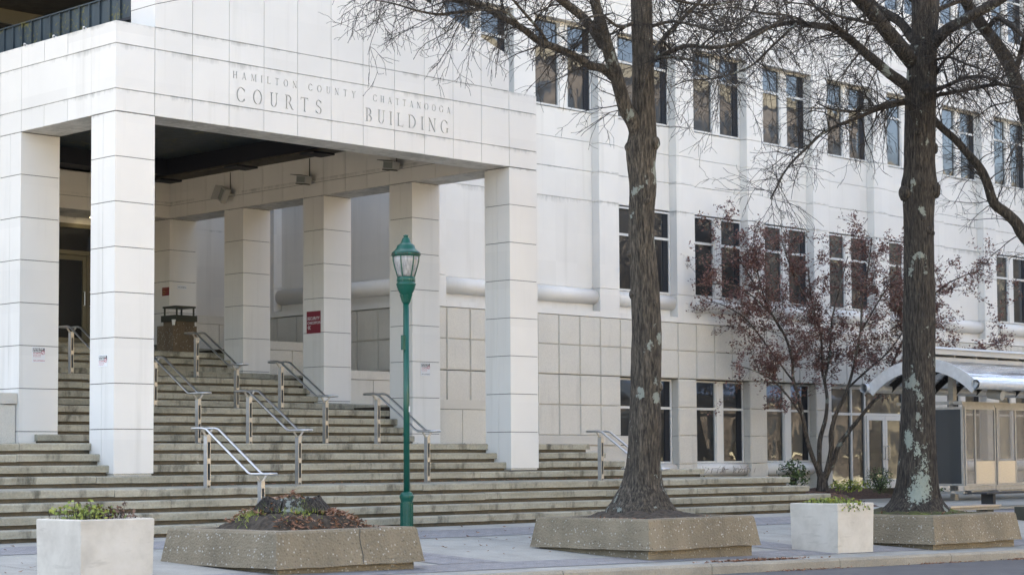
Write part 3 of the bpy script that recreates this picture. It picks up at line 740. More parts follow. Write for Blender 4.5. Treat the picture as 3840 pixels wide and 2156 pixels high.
# side wall facing the portico
sw = MB(); SXP, SXR = 11.75, 11.99
for (y0, y1, n) in ((5.56, 6.27, 1), (10.82, 11.5, 1), (13.55, 14.25, 1)):
    for z0, z1 in zip(ZJ[:-1], ZJ[1:]): sw.box(SXP, y0, z0 + G, 12.05, y1, z1 - G)
for (y0, y1) in ((6.27, 10.82), (11.5, 13.55), (14.25, 20)):
    sw.box(SXR, y0 + .002, 5.2 + G, 12.1, y1 - .002, 7.33 - G); sw.box(SXR, y0 + .002, 7.33 + G, 12.1, y1 - .002, 8.04); sw.box(SXR, y0 + .002, 8.05, 12.1, y1 - .002, 11.5)
    sw.box(SXR, y0 + .002, 4.63, 12.1, y1 - .002, 5.2); sw.box(SXP, y0, 4.50, 12.1, y1, 4.63)
    MB().tube([(SXR - .02, y0 + .003, 4.985), (SXR - .02, y1 - .003, 4.985)], .185, 20).build("sill_roll", M['white_far'], ch, True)
sw.build("side_wall", M['white_far'], ch)
ss = MB(); y = 5.6
while y < 16:
    for z0, z1 in ((3.785, 4.485), (3.085, 3.785), (2.36, 3.075), (1.65, 2.36)):
        ss.box(SXP + .02, y + .006, z0 + .004, 12.05, y + .722, z1 - .004); ss.box(SXP + .004, y + .022, z0 + .022, SXP + .03, y + .705, z1 - .022)
    y += .7275
ss.build("side_stone_base", M['stone'], ch)
# upper block over the portico, with its dark soffit and window band
ub = MB(); ub.box(-7, 8.6, 11.15, 11.9, 40, 26); ub.box(11.9, 14, 20, 75, 40, 26); ub.box(-7, 14, -.2, 11.9, 40, 11.1); ub.box(62, 6, -.2, 75, 40, 24)
ub.build("upper_block", M['white_far'], ch)  # unseen extent; height and left end shaped to control sun and sky light
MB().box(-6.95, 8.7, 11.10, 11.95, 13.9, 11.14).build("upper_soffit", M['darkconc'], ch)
wb = MB(); wb.box(-6.9, 11.95, 10.78, 11.9, 12.05, 11.09)
for X_ in range(-6, 12, 2): wb.box(X_ - .62, 11.96, 8.6, X_ - .48, 12.04, 10.78)
wbo = wb.build("window_band", M['bronze'], ch); MB().box(-6.9, 12.0, 8.0, 11.9, 12.02, 10.8).build("pane", M['glass_in'], wbo)

# ------------------------------------------------------------------ handrails
def make_rail(drop):
    """local: origin at the upper post foot; runs down towards -y; drop = height lost over the flight"""
    root = empty("handrail", (0, 0, 0), "x", "handrail", "steel handrails on the entrance stairs")
    H = .90; yl = -1.17; yb = -.03
    top = MB()
    def rail(x):
        return [(x, .28, H), (x, .02, H), (x, yb - .05, H - .02), (x, yl + .06, H - drop + .02), (x, yl, H - drop), (x, yl - .30, H - drop)]
    L_, R_ = rail(-.115), rail(.115)
    def bend(a, b_, y): return [(a + (b_ - a) * .5 * (1 - math.cos(math.pi * i / 8)), y + (.07 if y > 0 else -.07) * math.sin(math.pi * i / 8), 0) for i in range(9)]
    loop = L_[::1] + [(x, y, H - drop) for x, y, _ in bend(-.115, .115, yl - .30)][1:-1] + R_[::-1] + [(x, y, H) for x, y, _ in bend(.115, -.115, .28)][1:-1] + [L_[0]]
    top.tube(loop, .0205, 10, False); top.build("rail", M['steel'], root, True)
    for (py, h, dz) in ((.06, H - .10, 0.), (yl - .10, H - .10, -drop)):
        p = MB(); w = .032; z0 = dz; z1 = dz + h
        p.box(-w, py - .042, z0, -w + .010, py + .045, z1).box(w - .010, py - .042, z0, w, py + .045, z1)
        po = p.build("post", M['steel_plate'], root)
        q_ = MB()
        for za_, zb_ in ((z1 - .11, z1 - .001), (z1 - .44, z1 - .36), (z1 - .77, z1 - .69)): q_.box(-w + .0101, py - .046, za_, w - .0101, py + .044, zb_)
        q_.box(-w - .001, py - .047, z0 + .001, -w + .011, py - .0421, z1 - .002).box(w - .011, py - .047, z0 + .001, w + .001, py - .0421, z1 - .002)
        q_.build("rung", M['steel_flat'], po)
        MB().box(-w + .0102, py + .0, z0 + .002, w - .0102, py + .043, z1 - .12).build("web", M['olive'], po)  # back plate coloured dark to carry the shade inside the slots
        b_ = MB()
        for s in (-1, 1): b_.tube([(s * .02, py, z1 - .02), (s * .105, py, z1 + .085)], .017, 8)
        b_.build("bracket", M['steel_flat'], root)
    return root
def copy_tree(o, parent=None):
    c = o.copy(); C.objects.link(c)
    if parent: c.parent = parent
    for ch_ in list(o.children): copy_tree(ch_, c)
    return c
RAILS = [(.47, 4, "lowest handrail of the left row, behind the leaf mound planter"), (9.40, 4, "handrail at the right end of the lower steps, partly behind the oak trunk"),
         (3.20, 8, "steel handrail just above and right of the lowest left one"), (6.12, 8, "steel handrail behind the green lamp post"),
         (3.22, 12, "steel handrail beside the right edge of the corner column"), (6.14, 12, "steel handrail in front of the column with the red security sign"),
         (3.22, 16, "uppermost handrail before the glass doors, seen between two left columns"), (6.16, 16, "uppermost handrail in front of the concrete trash can")]
NOS = {4: -1.87, 8: .63, 12: 3.45, 16: 6.20}
first = None
for (x, k, lab) in RAILS:
    if first is None: first = make_rail(4 * RI); o = first
    else: o = copy_tree(first)
    o.location = (x, NOS[k], zs(k)); o["label"] = lab

# ------------------------------------------------------------------ street lamp
LX, LYp = 3.40, -3.10
lp = empty("street_lamp", (LX, LYp, 0), "green cast iron street lamp with frosted lantern in front of the steps", "street lamp")
zb = gz(LX, LYp)
mb = MB(); prof = [(.135, zb), (.135, zb + .02), (.098, zb + .05), (.095, zb + .46), (.105, zb + .50), (.115, zb + .53), (.115, zb + .555), (.10, zb + .57), (.09, zb + .60), (.055, zb + .62)]
mb.lathe(LX, LYp, prof, 16); mb.build("base", M['green'], lp)
fl = MB()
for j in range(14):
    a = 2 * math.pi * (j + .5) / 14; fl.tube([(LX + .097 * math.cos(a), LYp + .097 * math.sin(a), zb + .07), (LX + .096 * math.cos(a), LYp + .096 * math.sin(a), zb + .44)], .009, 6)
fl.build("base_fluting", M['green'], lp)
MB().lathe(LX, LYp, [(.050, zb + .58), (.047, 3.49)], 20).build("pole", M['green'], lp, True)
MB().box(LX - .092, LYp - .025, 2.72, LX - .040, LYp + .025, 2.95).build("service_box", M['green'], lp)
MB().box(LX + .004, LYp - .056, 1.85, LX + .026, LYp - .050, 1.94).build("sticker", M['signwhite'], lp)
hd = MB().lathe(LX, LYp, [(.056, 3.46), (.060, 3.50), (.075, 3.57), (.095, 3.61), (.10, 3.615), (.125, 3.66), (.147, 3.72), (.150, 3.745), (.158, 3.755), (.158, 3.77), (.148, 3.785), (.128, 3.80), (.138, 3.81), (.138, 3.875), (.13, 3.885)], 24)
hd.build("capital", M['green'], lp, True)
for j in range(6):
    a = 2 * math.pi * j / 6
    MB().tube([(LX + .062 * math.cos(a), LYp + .062 * math.sin(a), 3.48), (LX + .085 * math.cos(a), LYp + .085 * math.sin(a), 3.58), (LX + .105 * math.cos(a), LYp + .105 * math.sin(a), 3.605)], [.008, .016, .006], 6).build("capital_leaf", M['green'], lp)
MB().lathe(LX, LYp, [(.122, 3.882), (.145, 3.94), (.178, 4.05), (.198, 4.14), (.203, 4.22)], 28).build("lantern_glass", M['lampglass'], lp, True)
rb = MB()
for j in range(6):
    a = 2 * math.pi * j / 6 + .42
    rb.tube([(LX + r * math.cos(a), LYp + r * math.sin(a), z) for r, z in ((.140, 3.80), (.136, 3.88), (.152, 3.94), (.185, 4.05), (.205, 4.14), (.210, 4.22))], .010, 6)
rb.build("lantern_ribs", M['green'], lp)
cp = MB().lathe(LX, LYp, [(.20, 4.205), (.226, 4.215), (.228, 4.27), (.215, 4.28), (.175, 4.31), (.150, 4.345), (.140, 4.385), (.105, 4.405), (.088, 4.42), (.075, 4.45), (.060, 4.49), (.045, 4.51), (.034, 4.515), (.034, 4.525), (.046, 4.53), (.046, 4.54), (.02, 4.555)], 28)
cp.build("lantern_cap", M['green'], lp, True)
vt_ = MB()
for j in range(60):
    if j % 10 in (0, 1): continue
    a = 2 * math.pi * j / 60; vt_.tube([(LX + .2285 * math.cos(a), LYp + .2285 * math.sin(a), 4.225), (LX + .2285 * math.cos(a), LYp + .2285 * math.sin(a), 4.26)], .0045, 4)
vt_.build("vent_slots", M['olive'], lp)
for o_ in lp.children:                       # lantern height
    for v_ in o_.data.vertices:
        if v_.co.z > 2.6: v_.co.z += .115

# ------------------------------------------------------------------ planters
def ring_planter(x0, x1, y0, y1, zt, zr, label, soil_m):
    """square battered concrete ring on a plinth"""
    p = empty("tree_planter", ((x0 + x1) / 2, (y0 + y1) / 2, zr), label, "planter", "square concrete street planters")
    mb = MB(); t = .07; w = .26
    o0 = [(x0, y0), (x1, y0), (x1, y1), (x0, y1)]; ot = [(x0 + t, y0 + t), (x1 - t, y0 + t), (x1 - t, y1 - t), (x0 + t, y1 - t)]
    it = [(x0 + t + w, y0 + t + w), (x1 - t - w, y0 + t + w), (x1 - t - w, y1 - t - w), (x0 + t + w, y1 - t - w)]
    n = 14
    def loop(c4, z, jit):
        out = []
        for i in range(4):
            a, b_ = c4[i], c4[(i + 1) % 4]
            for q in range(n):
                u = q / n; X_, Y_ = a[0] + (b_[0] - a[0]) * u, a[1] + (b_[1] - a[1]) * u
                d = jit * noise.noise(Vector((X_ * 3.3, Y_ * 3.3, z * 5)))
                out.append((X_ + d, Y_ + d, z + d * .7))
        return out
    zm = zr + (zt - zr) * .94
    L_ = [loop(o0, zr, .018), loop([(a + .012 * (1 if a < (x0 + x1) / 2 else -1), b_ + .012 * (1 if b_ < (y0 + y1) / 2 else -1)) for a, b_ in o0], zr + .05, .008), loop(ot, zm, .008), loop([(a + .02 * (1 if a < (x0 + x1) / 2 else -1), b_ + .02 * (1 if b_ < (y0 + y1) / 2 else -1)) for a, b_ in ot], zt, .006), loop(it, zt, .006), loop(it, zt - .3, 0)]
    for l_ in L_: mb.v += l_
    N = 4 * n
    for r_ in range(len(L_) - 1):
        for i in range(N):
            a = r_ * N + i; b_ = r_ * N + (i + 1) % N; mb.f.append((a, b_, b_ + N, a + N))
    mb.build("ring", M['agg'], p)
    zb_ = min(gz(x0, y0), gz(x1, y0)) - .12
    MB().box(x0 + .10, y0 + .10, zb_, x1 - .10, y1 - .10, zr + .02).build("plinth", M['agg'], p)
    return p
def mound(x0, x1, y0, y1, z0, hfun, m, name, label, cat, n=46, kind=None):
    mb = MB()
    for i in range(n + 1):
        for j in range(n + 1):
            X_ = x0 + (x1 - x0) * i / n; Y_ = y0 + (y1 - y0) * j / n; mb.v.append((X_, Y_, z0 + hfun(X_, Y_)))
    for i in range(n):
        for j in range(n):
            a = i * (n + 1) + j; mb.f.append((a, a + n + 1, a + n + 2, a + 1))
    return mb
def scatter_leaves(mb, pts, s0, s1, flat=.5):
    for (x, y, z) in pts:
        s = rnd.uniform(s0, s1); a = rnd.uniform(0, 6.28); nrm = Vector((rnd.gauss(0, flat), rnd.gauss(0, flat), 1)).normalized()
        u = Vector((math.cos(a), math.sin(a), 0)); u = (u - nrm * u.dot(nrm)).normalized(); w = nrm.cross(u); c = Vector((x, y, z)); k = len(mb.v)
        cu = nrm * s * rnd.uniform(-.3, .5)
        mb.v += [tuple(c - u * s + cu), tuple(c - w * s * .35), tuple(c + u * s + cu), tuple(c + w * s * .35)]; mb.f.append((k, k + 1, k + 2, k + 3))
pB = ring_planter(-3.27, -.92, -8.20, -5.90, .27, -.16, "tan aggregate planter holding a mound of soil and fallen leaves", None)
pC = ring_planter(3.10, 5.62, -8.40, -6.10, .25, -.18, "tan aggregate planter around the middle oak tree", None)
pE = ring_planter(9.78, 12.48, -8.70, -6.20, .14, -.32, "tan aggregate planter around the lichen covered right oak", None)
# crack in planter B
cx, cy = -2.1, -7.05
MB().tube([(-1.93 + .012 * math.sin(7 * t), -8.20 + .07 * t / 1.0 + .002, -.15 + .42 * t) for t in [i / 12 for i in range(13)]], .006, 5).build("crack", M['groove'], pB)
def hB(x, y):
    d = math.hypot((x - cx) / 1.0, (y - cy) / 1.0); e = min(min(x + 2.94, -1.25 - x), min(y + 7.87, -6.23 - y))
    b_ = max(0, 1 - d / 1.0); h = .36 * (b_ ** .75) + (.06 if d < .34 else .06 * max(0, 1 - (d - .34) / .1))
    return h * min(1, max(0, e / .2)) + .05 * noise.noise(Vector((x * 5, y * 5, 1))) * (1 if e > .05 else 0) + .03 * noise.noise(Vector((x * 14, y * 14, 1)))
mB = mound(-2.96, -1.23, -7.89, -6.21, .22, hB, None, "", "", "").build("soil_mound", M['dirt'])
tag(mB, "dark soil mound with an old stump, covered in brown leaves", "soil mound")
stp = MB(); ring = []
for j in range(60):
    a = 6.283 * j / 60 + rnd.uniform(-.05, .05); r_ = .33 * (1 + .18 * noise.noise(Vector((math.cos(a) * 2, math.sin(a) * 2, 7)))); h_ = .63 + .04 * noise.noise(Vector((math.cos(a) * 3, math.sin(a) * 3, 1))) + rnd.uniform(-.03, .02)
    stp.tube([(cx + r_ * 1.35 * math.cos(a), cy + r_ * 1.35 * math.sin(a), .45), (cx + r_ * 1.05 * math.cos(a), cy + r_ * 1.05 * math.sin(a), .58), (cx + r_ * .95 * math.cos(a), cy + r_ * .95 * math.sin(a), h_)], [.045, .035, .022], 5)
stp.tube([(cx, cy, .4), (cx, cy, .57), (cx, cy, .615)], [.40, .34, .30], 20, True, .35)

tag(stp.build("tree_stump", M['bark2']), "rotten flat topped stump on the leaf covered planter mound", "stump")
lf = MB(); pts = []
while len(pts) < 1150:
    x, y = rnd.uniform(-2.9, -1.28), rnd.uniform(-7.85, -6.25)
    if noise.noise(Vector((x * 2, y * 2, 9))) + .55 * (x - cx) > -.18: pts.append((x, y, .25 + hB(x, y) + rnd.uniform(.0, .03)))
scatter_leaves(lf, pts, .02, .05); tag(lf.build("fallen_leaves", M['litter']), kind='stuff')
gs = MB()
for _ in range(420):
    x = rnd.gauss(-2.28, .13); y = rnd.gauss(-7.42, .10)
    if rnd.random() < .35: x, y = rnd.gauss(-2.62, .13), rnd.gauss(-6.95, .12)
    z = .24 + hB(x, y); a = rnd.uniform(0, 6.28); h = rnd.uniform(.03, .08); dx, dy = .006 * math.cos(a), .006 * math.sin(a)
    k = len(gs.v); gs.v += [(x - dx, y - dy, z), (x + dx, y + dy, z), (x + rnd.gauss(0, .03), y + rnd.gauss(0, .03), z + h)]; gs.f.append((k, k + 1, k + 2))
tag(gs.build("grass_tufts", M['yleaf']), kind='stuff')
for nm, (x0, x1, y0, y1, z0, tx, ty) in dict(a=(3.40, 5.32, -8.10, -6.40, .20, 4.40, -7.14), b=(10.08, 12.18, -8.40, -6.50, .10, 11.15, -7.42)).items():
    def hh(x, y, tx=tx, ty=ty, x0=x0, x1=x1, y0=y0, y1=y1):
        d = math.hypot(x - tx, y - ty); e = min(min(x - x0, x1 - x), min(y - y0, y1 - y))
        return (.20 * math.exp(-(d / .70) ** 2) + .06 * math.exp(-(d / .42) ** 2) + .035 * noise.noise(Vector((x * 4, y * 4, 2))) + .02 * noise.noise(Vector((x * 13, y * 13, 2)))) * min(1, max(.0, e / .15))
    o = mound(x0, x1, y0, y1, z0, hh, None, "", "", "").build("soil_mound", M['dirt'] if nm == 'a' else M['moss'])
    tag(o, "dark soil with moss around the foot of the middle oak" if nm == 'a' else "green mossy soil heaped around the foot of the right oak", "soil mound")
lf = MB(); pts = [(rnd.uniform(3.45, 5.25), rnd.uniform(-8.05, -6.45), .24) for _ in range(160)] + [(rnd.uniform(10.1, 12.1), rnd.uniform(-8.35, -6.6), .16) for _ in range(120)]
for _ in range(420):
    x = rnd.gauss(4.9, .5); y = kerb_y(x) + .14 + abs(rnd.gauss(0, .07)); pts.append((x, y, gz(x, y) + .012))
for _ in range(260):
    x = rnd.choice((rnd.gauss(9.0, .5), rnd.gauss(5.5, .5), rnd.gauss(11.2, .3))); y = kerb_y(x) - .19 - abs(rnd.gauss(0, .05)); pts.append((x, y, rz(x, y) + .012))
for k in (4, 8, 12):
    for _ in range(170):
        x = rnd.uniform(1.0, 12.0) if k == 4 else rnd.uniform(2, 11); pts.append((x, SY[k + 1] + .02 - abs(rnd.gauss(0, .05)), zs(k) + .012))
for _ in range(240): pts.append((rnd.uniform(-8, 12), rnd.uniform(-6.9, -2.8), 0)); pts[-1] = (pts[-1][0], pts[-1][1], gz(pts[-1][0], pts[-1][1]) + .012)
scatter_leaves(lf, pts, .018, .045, .35); tag(lf.build("fallen_leaves", M['litter']), kind='stuff')

def cube_planter(x0, x1, y0, y1, zb_, zt, label):
    p = empty("cube_planter", ((x0 + x1) / 2, (y0 + y1) / 2, zb_), label, "planter", "smooth cube planters at the kerb")
    mb = MB(); w = .09; ins = .015
    mb.v += [(x0 + ins, y0 + ins, zb_), (x1 - ins, y0 + ins, zb_), (x1 - ins, y1 - ins, zb_), (x0 + ins, y1 - ins, zb_), (x0, y0, zt - .012), (x1, y0, zt - .012), (x1, y1, zt - .012), (x0, y1, zt - .012),
             (x0 + .012, y0 + .012, zt), (x1 - .012, y0 + .012, zt), (x1 - .012, y1 - .012, zt), (x0 + .012, y1 - .012, zt), (x0 + w, y0 + w, zt), (x1 - w, y0 + w, zt), (x1 - w, y1 - w, zt), (x0 + w, y1 - w, zt), (x0 + w, y0 + w, zt - .12), (x1 - w, y0 + w, zt - .12), (x1 - w, y1 - w, zt - .12), (x0 + w, y1 - w, zt - .12)]
    for r_ in range(4):
        for i in range(4): mb.f.append((r_ * 4 + i, r_ * 4 + (i + 1) % 4, r_ * 4 + 4 + (i + 1) % 4, r_ * 4 + 4 + i))
    mb.f.append((16, 17, 18, 19)); mb.build("box", M['cube'], p)
    return p
cube_planter(-5.80, -4.85, -8.04, -7.16, -.32, .475, "pale cube planter with yellow-green and withered plants at the left edge")
cube_planter(7.38, 8.34, -8.52, -7.62, -.40, .385, "pale cube planter with spilling ivy between the two oak planters")
def leafy(name, label, x0, x1, y0, y1, z0, n, mats, hmax, s0, s1, spill=0.):
    o = empty(name, ((x0 + x1) / 2, (y0 + y1) / 2, z0), label, "plant")
    for mi, (mk, share) in enumerate(mats):
        mb = MB(); st_ = MB()
        for _ in range(int(n * share)):
            u = rnd.random(); x = x0 + (x1 - x0) * (min(1, max(0, rnd.gauss(.30 if mk == 'yleaf' else .70, .2))) if len(mats) > 1 else u); y = rnd.uniform(y0, y1)
            h = hmax * rnd.random() ** 1.3 * (.45 + .9 * max(0, .5 + noise.noise(Vector((x * 5, y * 5, 3)))))
            if spill and rnd.random() < .25: y = y0 - rnd.uniform(0, .10); h = rnd.uniform(-spill, .03)
            if rnd.random() < .25: st_.tube([(x, y, z0 - .02), (x + rnd.gauss(0, .02), y + rnd.gauss(0, .02), z0 + h)], .003, 3, False)
            s = rnd.uniform(s0, s1); nrm = Vector((rnd.gauss(0, .8), rnd.gauss(-.3, .8), .8)).normalized(); a = nrm.orthogonal().normalized(); b_ = nrm.cross(a); t = rnd.uniform(0, 6.28)
            a, b_ = a * math.cos(t) + b_ * math.sin(t), b_ * math.cos(t) - a * math.sin(t); c = Vector((x, y, z0 + h)); k = len(mb.v)
            mb.v += [tuple(c - a * s), tuple(c - b_ * s * .6 + nrm * s * .2), tuple(c + a * s), tuple(c + b_ * s * .6 + nrm * s * .2)]; mb.f.append((k, k + 1, k + 2, k + 3))
        mb.build("leaves", M[mk], o)
        if st_.v: st_.build("stems", M['twig'], o)
    MB().box(x0 - .02, y0 - .02 if not spill else y0 + .02, z0 - .08, x1 + .02, y1 + .02, z0 - .02).build("soil", M['dirt'], o)
    return o
leafy("planter_plants", "yellow-green and dead brown plants growing in the left cube planter", -5.70, -4.95, -7.94, -7.26, .44, 620, [('yleaf', .55), ('brleaf', .45)], .20, .018, .038)
leafy("planter_plants", "yellowing ivy spilling over the edge of the right cube planter", 7.48, 8.24, -8.46, -7.72, .36, 420, [('yleaf', 1.)], .10, .018, .04, .10)

# ------------------------------------------------------------------ signs
def sign(name, label, w, h, place, face, lines, bars=(), thick=.006):
    """place(u, v, d): u right, v up from lower left corner, d proud of the wall"""
    o = empty(name, place(0, 0, 0), label, "sign")
    mb = MB(); c8 = [place(u, v, d) for d in (0, thick) for (u, v) in ((0, 0), (w, 0), (w, h), (0, h))]
    mb.v += [tuple(p) for p in c8]; mb.f += [(0, 3, 2, 1), (4, 5, 6, 7), (0, 1, 5, 4), (1, 2, 6, 5), (2, 3, 7, 6), (3, 0, 4, 7)]
    mb.build("board", M[face], o)
    for (u0, v0, u1, v1, mk) in bars:
        b_ = MB(); b_.quad(place(u0, v0, thick + .002), place(u1, v0, thick + .002), place(u1, v1, thick + .002), place(u0, v1, thick + .002)); b_.build("printed_band", M[mk], o)
    for (s, u, v, size, mk, bold) in lines:
        t = MB(); text_mesh(t, s, size, lambda a, b_: place(u + a, v + b_, thick + .004), bold=bold); t.build("lettering", M[mk], o)
    return o
def onY(x, y, z): return lambda u, v, d: Vector((x + u, y - d, z + v))
def onX(x, y, z): return lambda u, v, d: Vector((x - d, y - u, z + v))
def smoke(label, P, s=1.0):
    w, h = .245 * s, .185 * s
    o = sign("smoke_free_sign", label, w, h, P, 'signwhite',
         [("SMOKE-FREE", .012 * s, .142 * s, .036 * s, 'inkwhite', .0012), ("BUILDING", .012 * s, .108 * s, .036 * s, 'inkwhite', .0012),
          ("NO SMOKING", .012 * s, .074 * s, .028 * s, 'inkred', .0004), ("WITHIN 25 FEET", .012 * s, .046 * s, .022 * s, 'inkred', 0), ("OF ENTRANCE", .012 * s, .020 * s, .022 * s, 'inkred', 0)],
         [(.008 * s, .102 * s, .175 * s if False else .237 * s, .172 * s, 'inkblack')])
    r_ = MB(); n = 20; cu_, cv_ = .205 * s, .095 * s
    for rr, mk, dd in ((.034 * s, 'signwhite', .007),):
        k = len(r_.v); r_.v += [tuple(P(cu_ + rr * math.cos(6.283 * i / n), cv_ + rr * math.sin(6.283 * i / n), .006 + .005)) for i in range(n)]; r_.f.append(tuple(range(n)))
    r_.build("symbol_disc", M['signwhite'], o)
    q = MB()
    for i in range(n):
        a, b_ = 6.283 * i / n, 6.283 * (i + 1) / n
        q.quad(P(cu_ + .034 * s * math.cos(a), cv_ + .034 * s * math.sin(a), .012), P(cu_ + .034 * s * math.cos(b_), cv_ + .034 * s * math.sin(b_), .012), P(cu_ + .026 * s * math.cos(b_), cv_ + .026 * s * math.sin(b_), .012), P(cu_ + .026 * s * math.cos(a), cv_ + .026 * s * math.sin(a), .012))
    q.quad(P(cu_ - .024 * s, cv_ - .018 * s, .0125), P(cu_ - .018 * s, cv_ - .024 * s, .0125), P(cu_ + .024 * s, cv_ + .018 * s, .0125), P(cu_ + .018 * s, cv_ + .024 * s, .0125))
    q.build("no_smoking_symbol", M['inkred'], o); return o
smoke("white smoke-free building sign on the left second column, above a loitering notice", onY(.245, 2.799, 2.845))
sign("loitering_sign", "white NO LOITERING notice under the sign of the second left column", .245, .068, onY(.245, 2.799, 2.772), 'signwhite', [("NO LOITERING", .018, .020, .032, 'inkred', .0003)])
smoke("white smoke-free building sign on the bluish side of the front corner column", onX(0, .425, 2.60), 1.0)
smoke("white smoke-free building sign on the column right of the green lamp", onY(9.10, 2.755, 2.845))
sign("loitering_sign", "white NO LOITERING notice on the column right of the green lamp", .245, .068, onY(9.10, 2.755, 2.772), 'signwhite', [("NO LOITERING", .018, .020, .032, 'inkblack', .0003)])
sign("security_sign", "burgundy SECURITY CHECKPOINT sign with a left arrow on a column", .455, .468, onX(W, 6.065, 3.76), 'burgundy', [("SECURITY", .025, .285, .092, 'inkwhite', .0005), ("CHECKPOINT", .025, .195, .080, 'inkwhite', .0005)])
av = MB()
for k in (0, .045):
    for (a, b_) in (((.075 + k, .165), (.035 + k, .125)), ((.035 + k, .125), (.075 + k, .085))):
        P = onX(W, 6.065, 3.76); d = .010
        av.quad(P(a[0], a[1], d), P(b_[0], b_[1], d), P(b_[0] + .018, b_[1], d), P(a[0] + .018, a[1], d))
so = [o for o in C.objects if o.name.startswith("security_sign")][0]
av.build("arrow_symbol", M['inkwhite'], so)
hs = sign("hours_sign", "small burgundy clock sign on the far column beside the trash can", .27, .19, onX(W, 11.30, 4.89), 'burgundy', [("BUILDING HOURS", .02, .15, .026, 'inkgold', 0), ("MON - FRI", .13, .09, .024, 'inkgold', 0), ("8 AM - 5 PM", .13, .05, .022, 'inkgold', 0)])
P = onX(W, 11.30, 4.89); q = MB(); n = 24
for i in range(n):
    a, b_ = 6.283 * i / n, 6.283 * (i + 1) / n
    q.quad(*[P(.07 + r_ * math.cos(t), .075 + r_ * math.sin(t), .010) for r_, t in ((.048, a), (.048, b_), (.040, b_), (.040, a))])
q.quad(P(.067, .075, .010), P(.073, .075, .010), P(.073, .11, .010), P(.067, .11, .010)); q.quad(P(.07, .072, .0105), P(.07, .078, .0105), P(.048, .060, .0105), P(.048, .054, .0105))
q.build("clock_symbol", M['inkgold'], hs)
sign("loitering_sign", "small white NO LOITERING plate on the far column above the trash can", .25, .085, onY(9.095, 11.02, 5.05), 'signwhite', [("NO LOITERING", .02, .03, .032, 'inkblack', .0006)])

# ------------------------------------------------------------------ floodlights under the beam
fl0 = None
for i, (y, z, tilt, lab) in enumerate(((8.66, 6.95, 0, "leftmost floodlight under the beam, turned on its side"), (5.90, 6.98, 1, "middle floodlight hanging under the portico beam"), (3.14, 6.98, 1, "floodlight nearest the front edge under the beam"))):
    f = empty("floodlight", (W - .02, y, z), lab, "floodlight", "floodlights under the portico beam")
    rot = Matrix.Rotation(R(-58), 3, 'X') if tilt == 0 else Matrix.Rotation(R(8), 3, 'X')
    def T_(mb, a=rot, y=y, z=z):
        for q in range(len(mb.v)):
            v = a @ (Vector(mb.v[q]) - Vector((0, 0, 0))); mb.v[q] = (W - .20 + v.x, y + v.y, z + v.z)
        return mb
    T_(MB().prism([(-.16, -.06), (.16, -.06), (.16, .10), (-.16, .10)], 0, -.10, .06)).build("housing", M['grey'], f)
    T_(MB().box(-.106, -.13, -.04, -.10, .13, .08)).build("lens", M['lens'], f)
    T_(MB().box(-.10, -.17, -.085, .02, .17, -.06).box(-.26, -.17, .10, -.06, .17, .112)).build("visor", M['grey' if tilt == 0 else 'olive'], f)
    MB().tube([(W - .16, y, z + .02), (W - .0, y - .10, z)], .02, 6).build("arm", M['grey'], f)
    MB().tube([(W - .012, y + .06, z + .05), (W - .012, y + .06, 7.48)], .010, 6).build("conduit", M['olive'], f)

# ------------------------------------------------------------------ trash can on the landing and the cup on it
tc = empty("trash_can", (9.0, 10.6, zs(21)), "square brown aggregate trash can with dark lid at the top of the steps", "trash can")
zb_ = zs(20) + .0
TX, TY = 8.20, 9.92
MB().box(TX, TY, zs(20), TX + .50, TY + .62, 4.12).box(TX + .16, TY + .10, 4.12, TX + .66, TY + .60, 4.24).box(TX + .50, TY + .05, zs(20), TX + .68, TY + .6, 4.12).build("body", M['aggdark'], tc)
MB().box(TX + .12, TY + .06, 4.22, TX + .70, TY + .64, 4.36).build("lid", M['olive'], tc)
hd = MB()
for (a, b_) in ((TX + .17, TY + .11), (TX + .63, TY + .11), (TX + .63, TY + .57), (TX + .17, TY + .57)): hd.box(a, b_, 4.36, a + .03, b_ + .03, 4.53)
hd.box(TX + .15, TY + .09, 4.53, TX + .68, TY + .62, 4.57); hd.build("hood", M['olive'], tc)
tag(MB().lathe(TX + .075, TY + .09, [(.032, 4.121), (.045, 4.24), (.049, 4.245), (.049, 4.25), (.04, 4.25)], 14).build("paper_cup", M['cup']), "white paper cup standing on the edge of the trash can", "cup")

# ------------------------------------------------------------------ mulch bed and shrubs right of the steps
def hb(x, y): return -.06 + .31 * min(1, max(0, (x - 15.2) / 3.0)) * min(1, max(0, (y - (-1.6 if x < 19 else min(3.0, -1.6 + (x - 19) * .95))) / 1.2)) + .03 * noise.noise(Vector((x * 2, y * 2, 4))) + .025 * noise.noise(Vector((x * 9, y * 9, 4)))
mbd = MB(); n = 70
for i in range(n + 1):
    for j in range(n + 1):
        x = 15.0 + 11.8 * i / n; y = -2.6 + 8.1 * j / n; mbd.v.append((x, y, hb(x, y)))
for i in range(n):
    for j in range(n):
        a = i * (n + 1) + j; mbd.f.append((a, a + n + 1, a + n + 2, a + 1))
tag(mbd.build("mulch_bed", M['mulch']), kind='structure')
lf = MB(); scatter_leaves(lf, [(x, y, hb(x, y) + .01) for x, y in [(rnd.uniform(15.6, 21), rnd.uniform(-1.2, 4)) for _ in range(1300)]], .02, .05, .4)
tag(lf.build("mulch_leaves", M['brleaf']), kind='stuff')
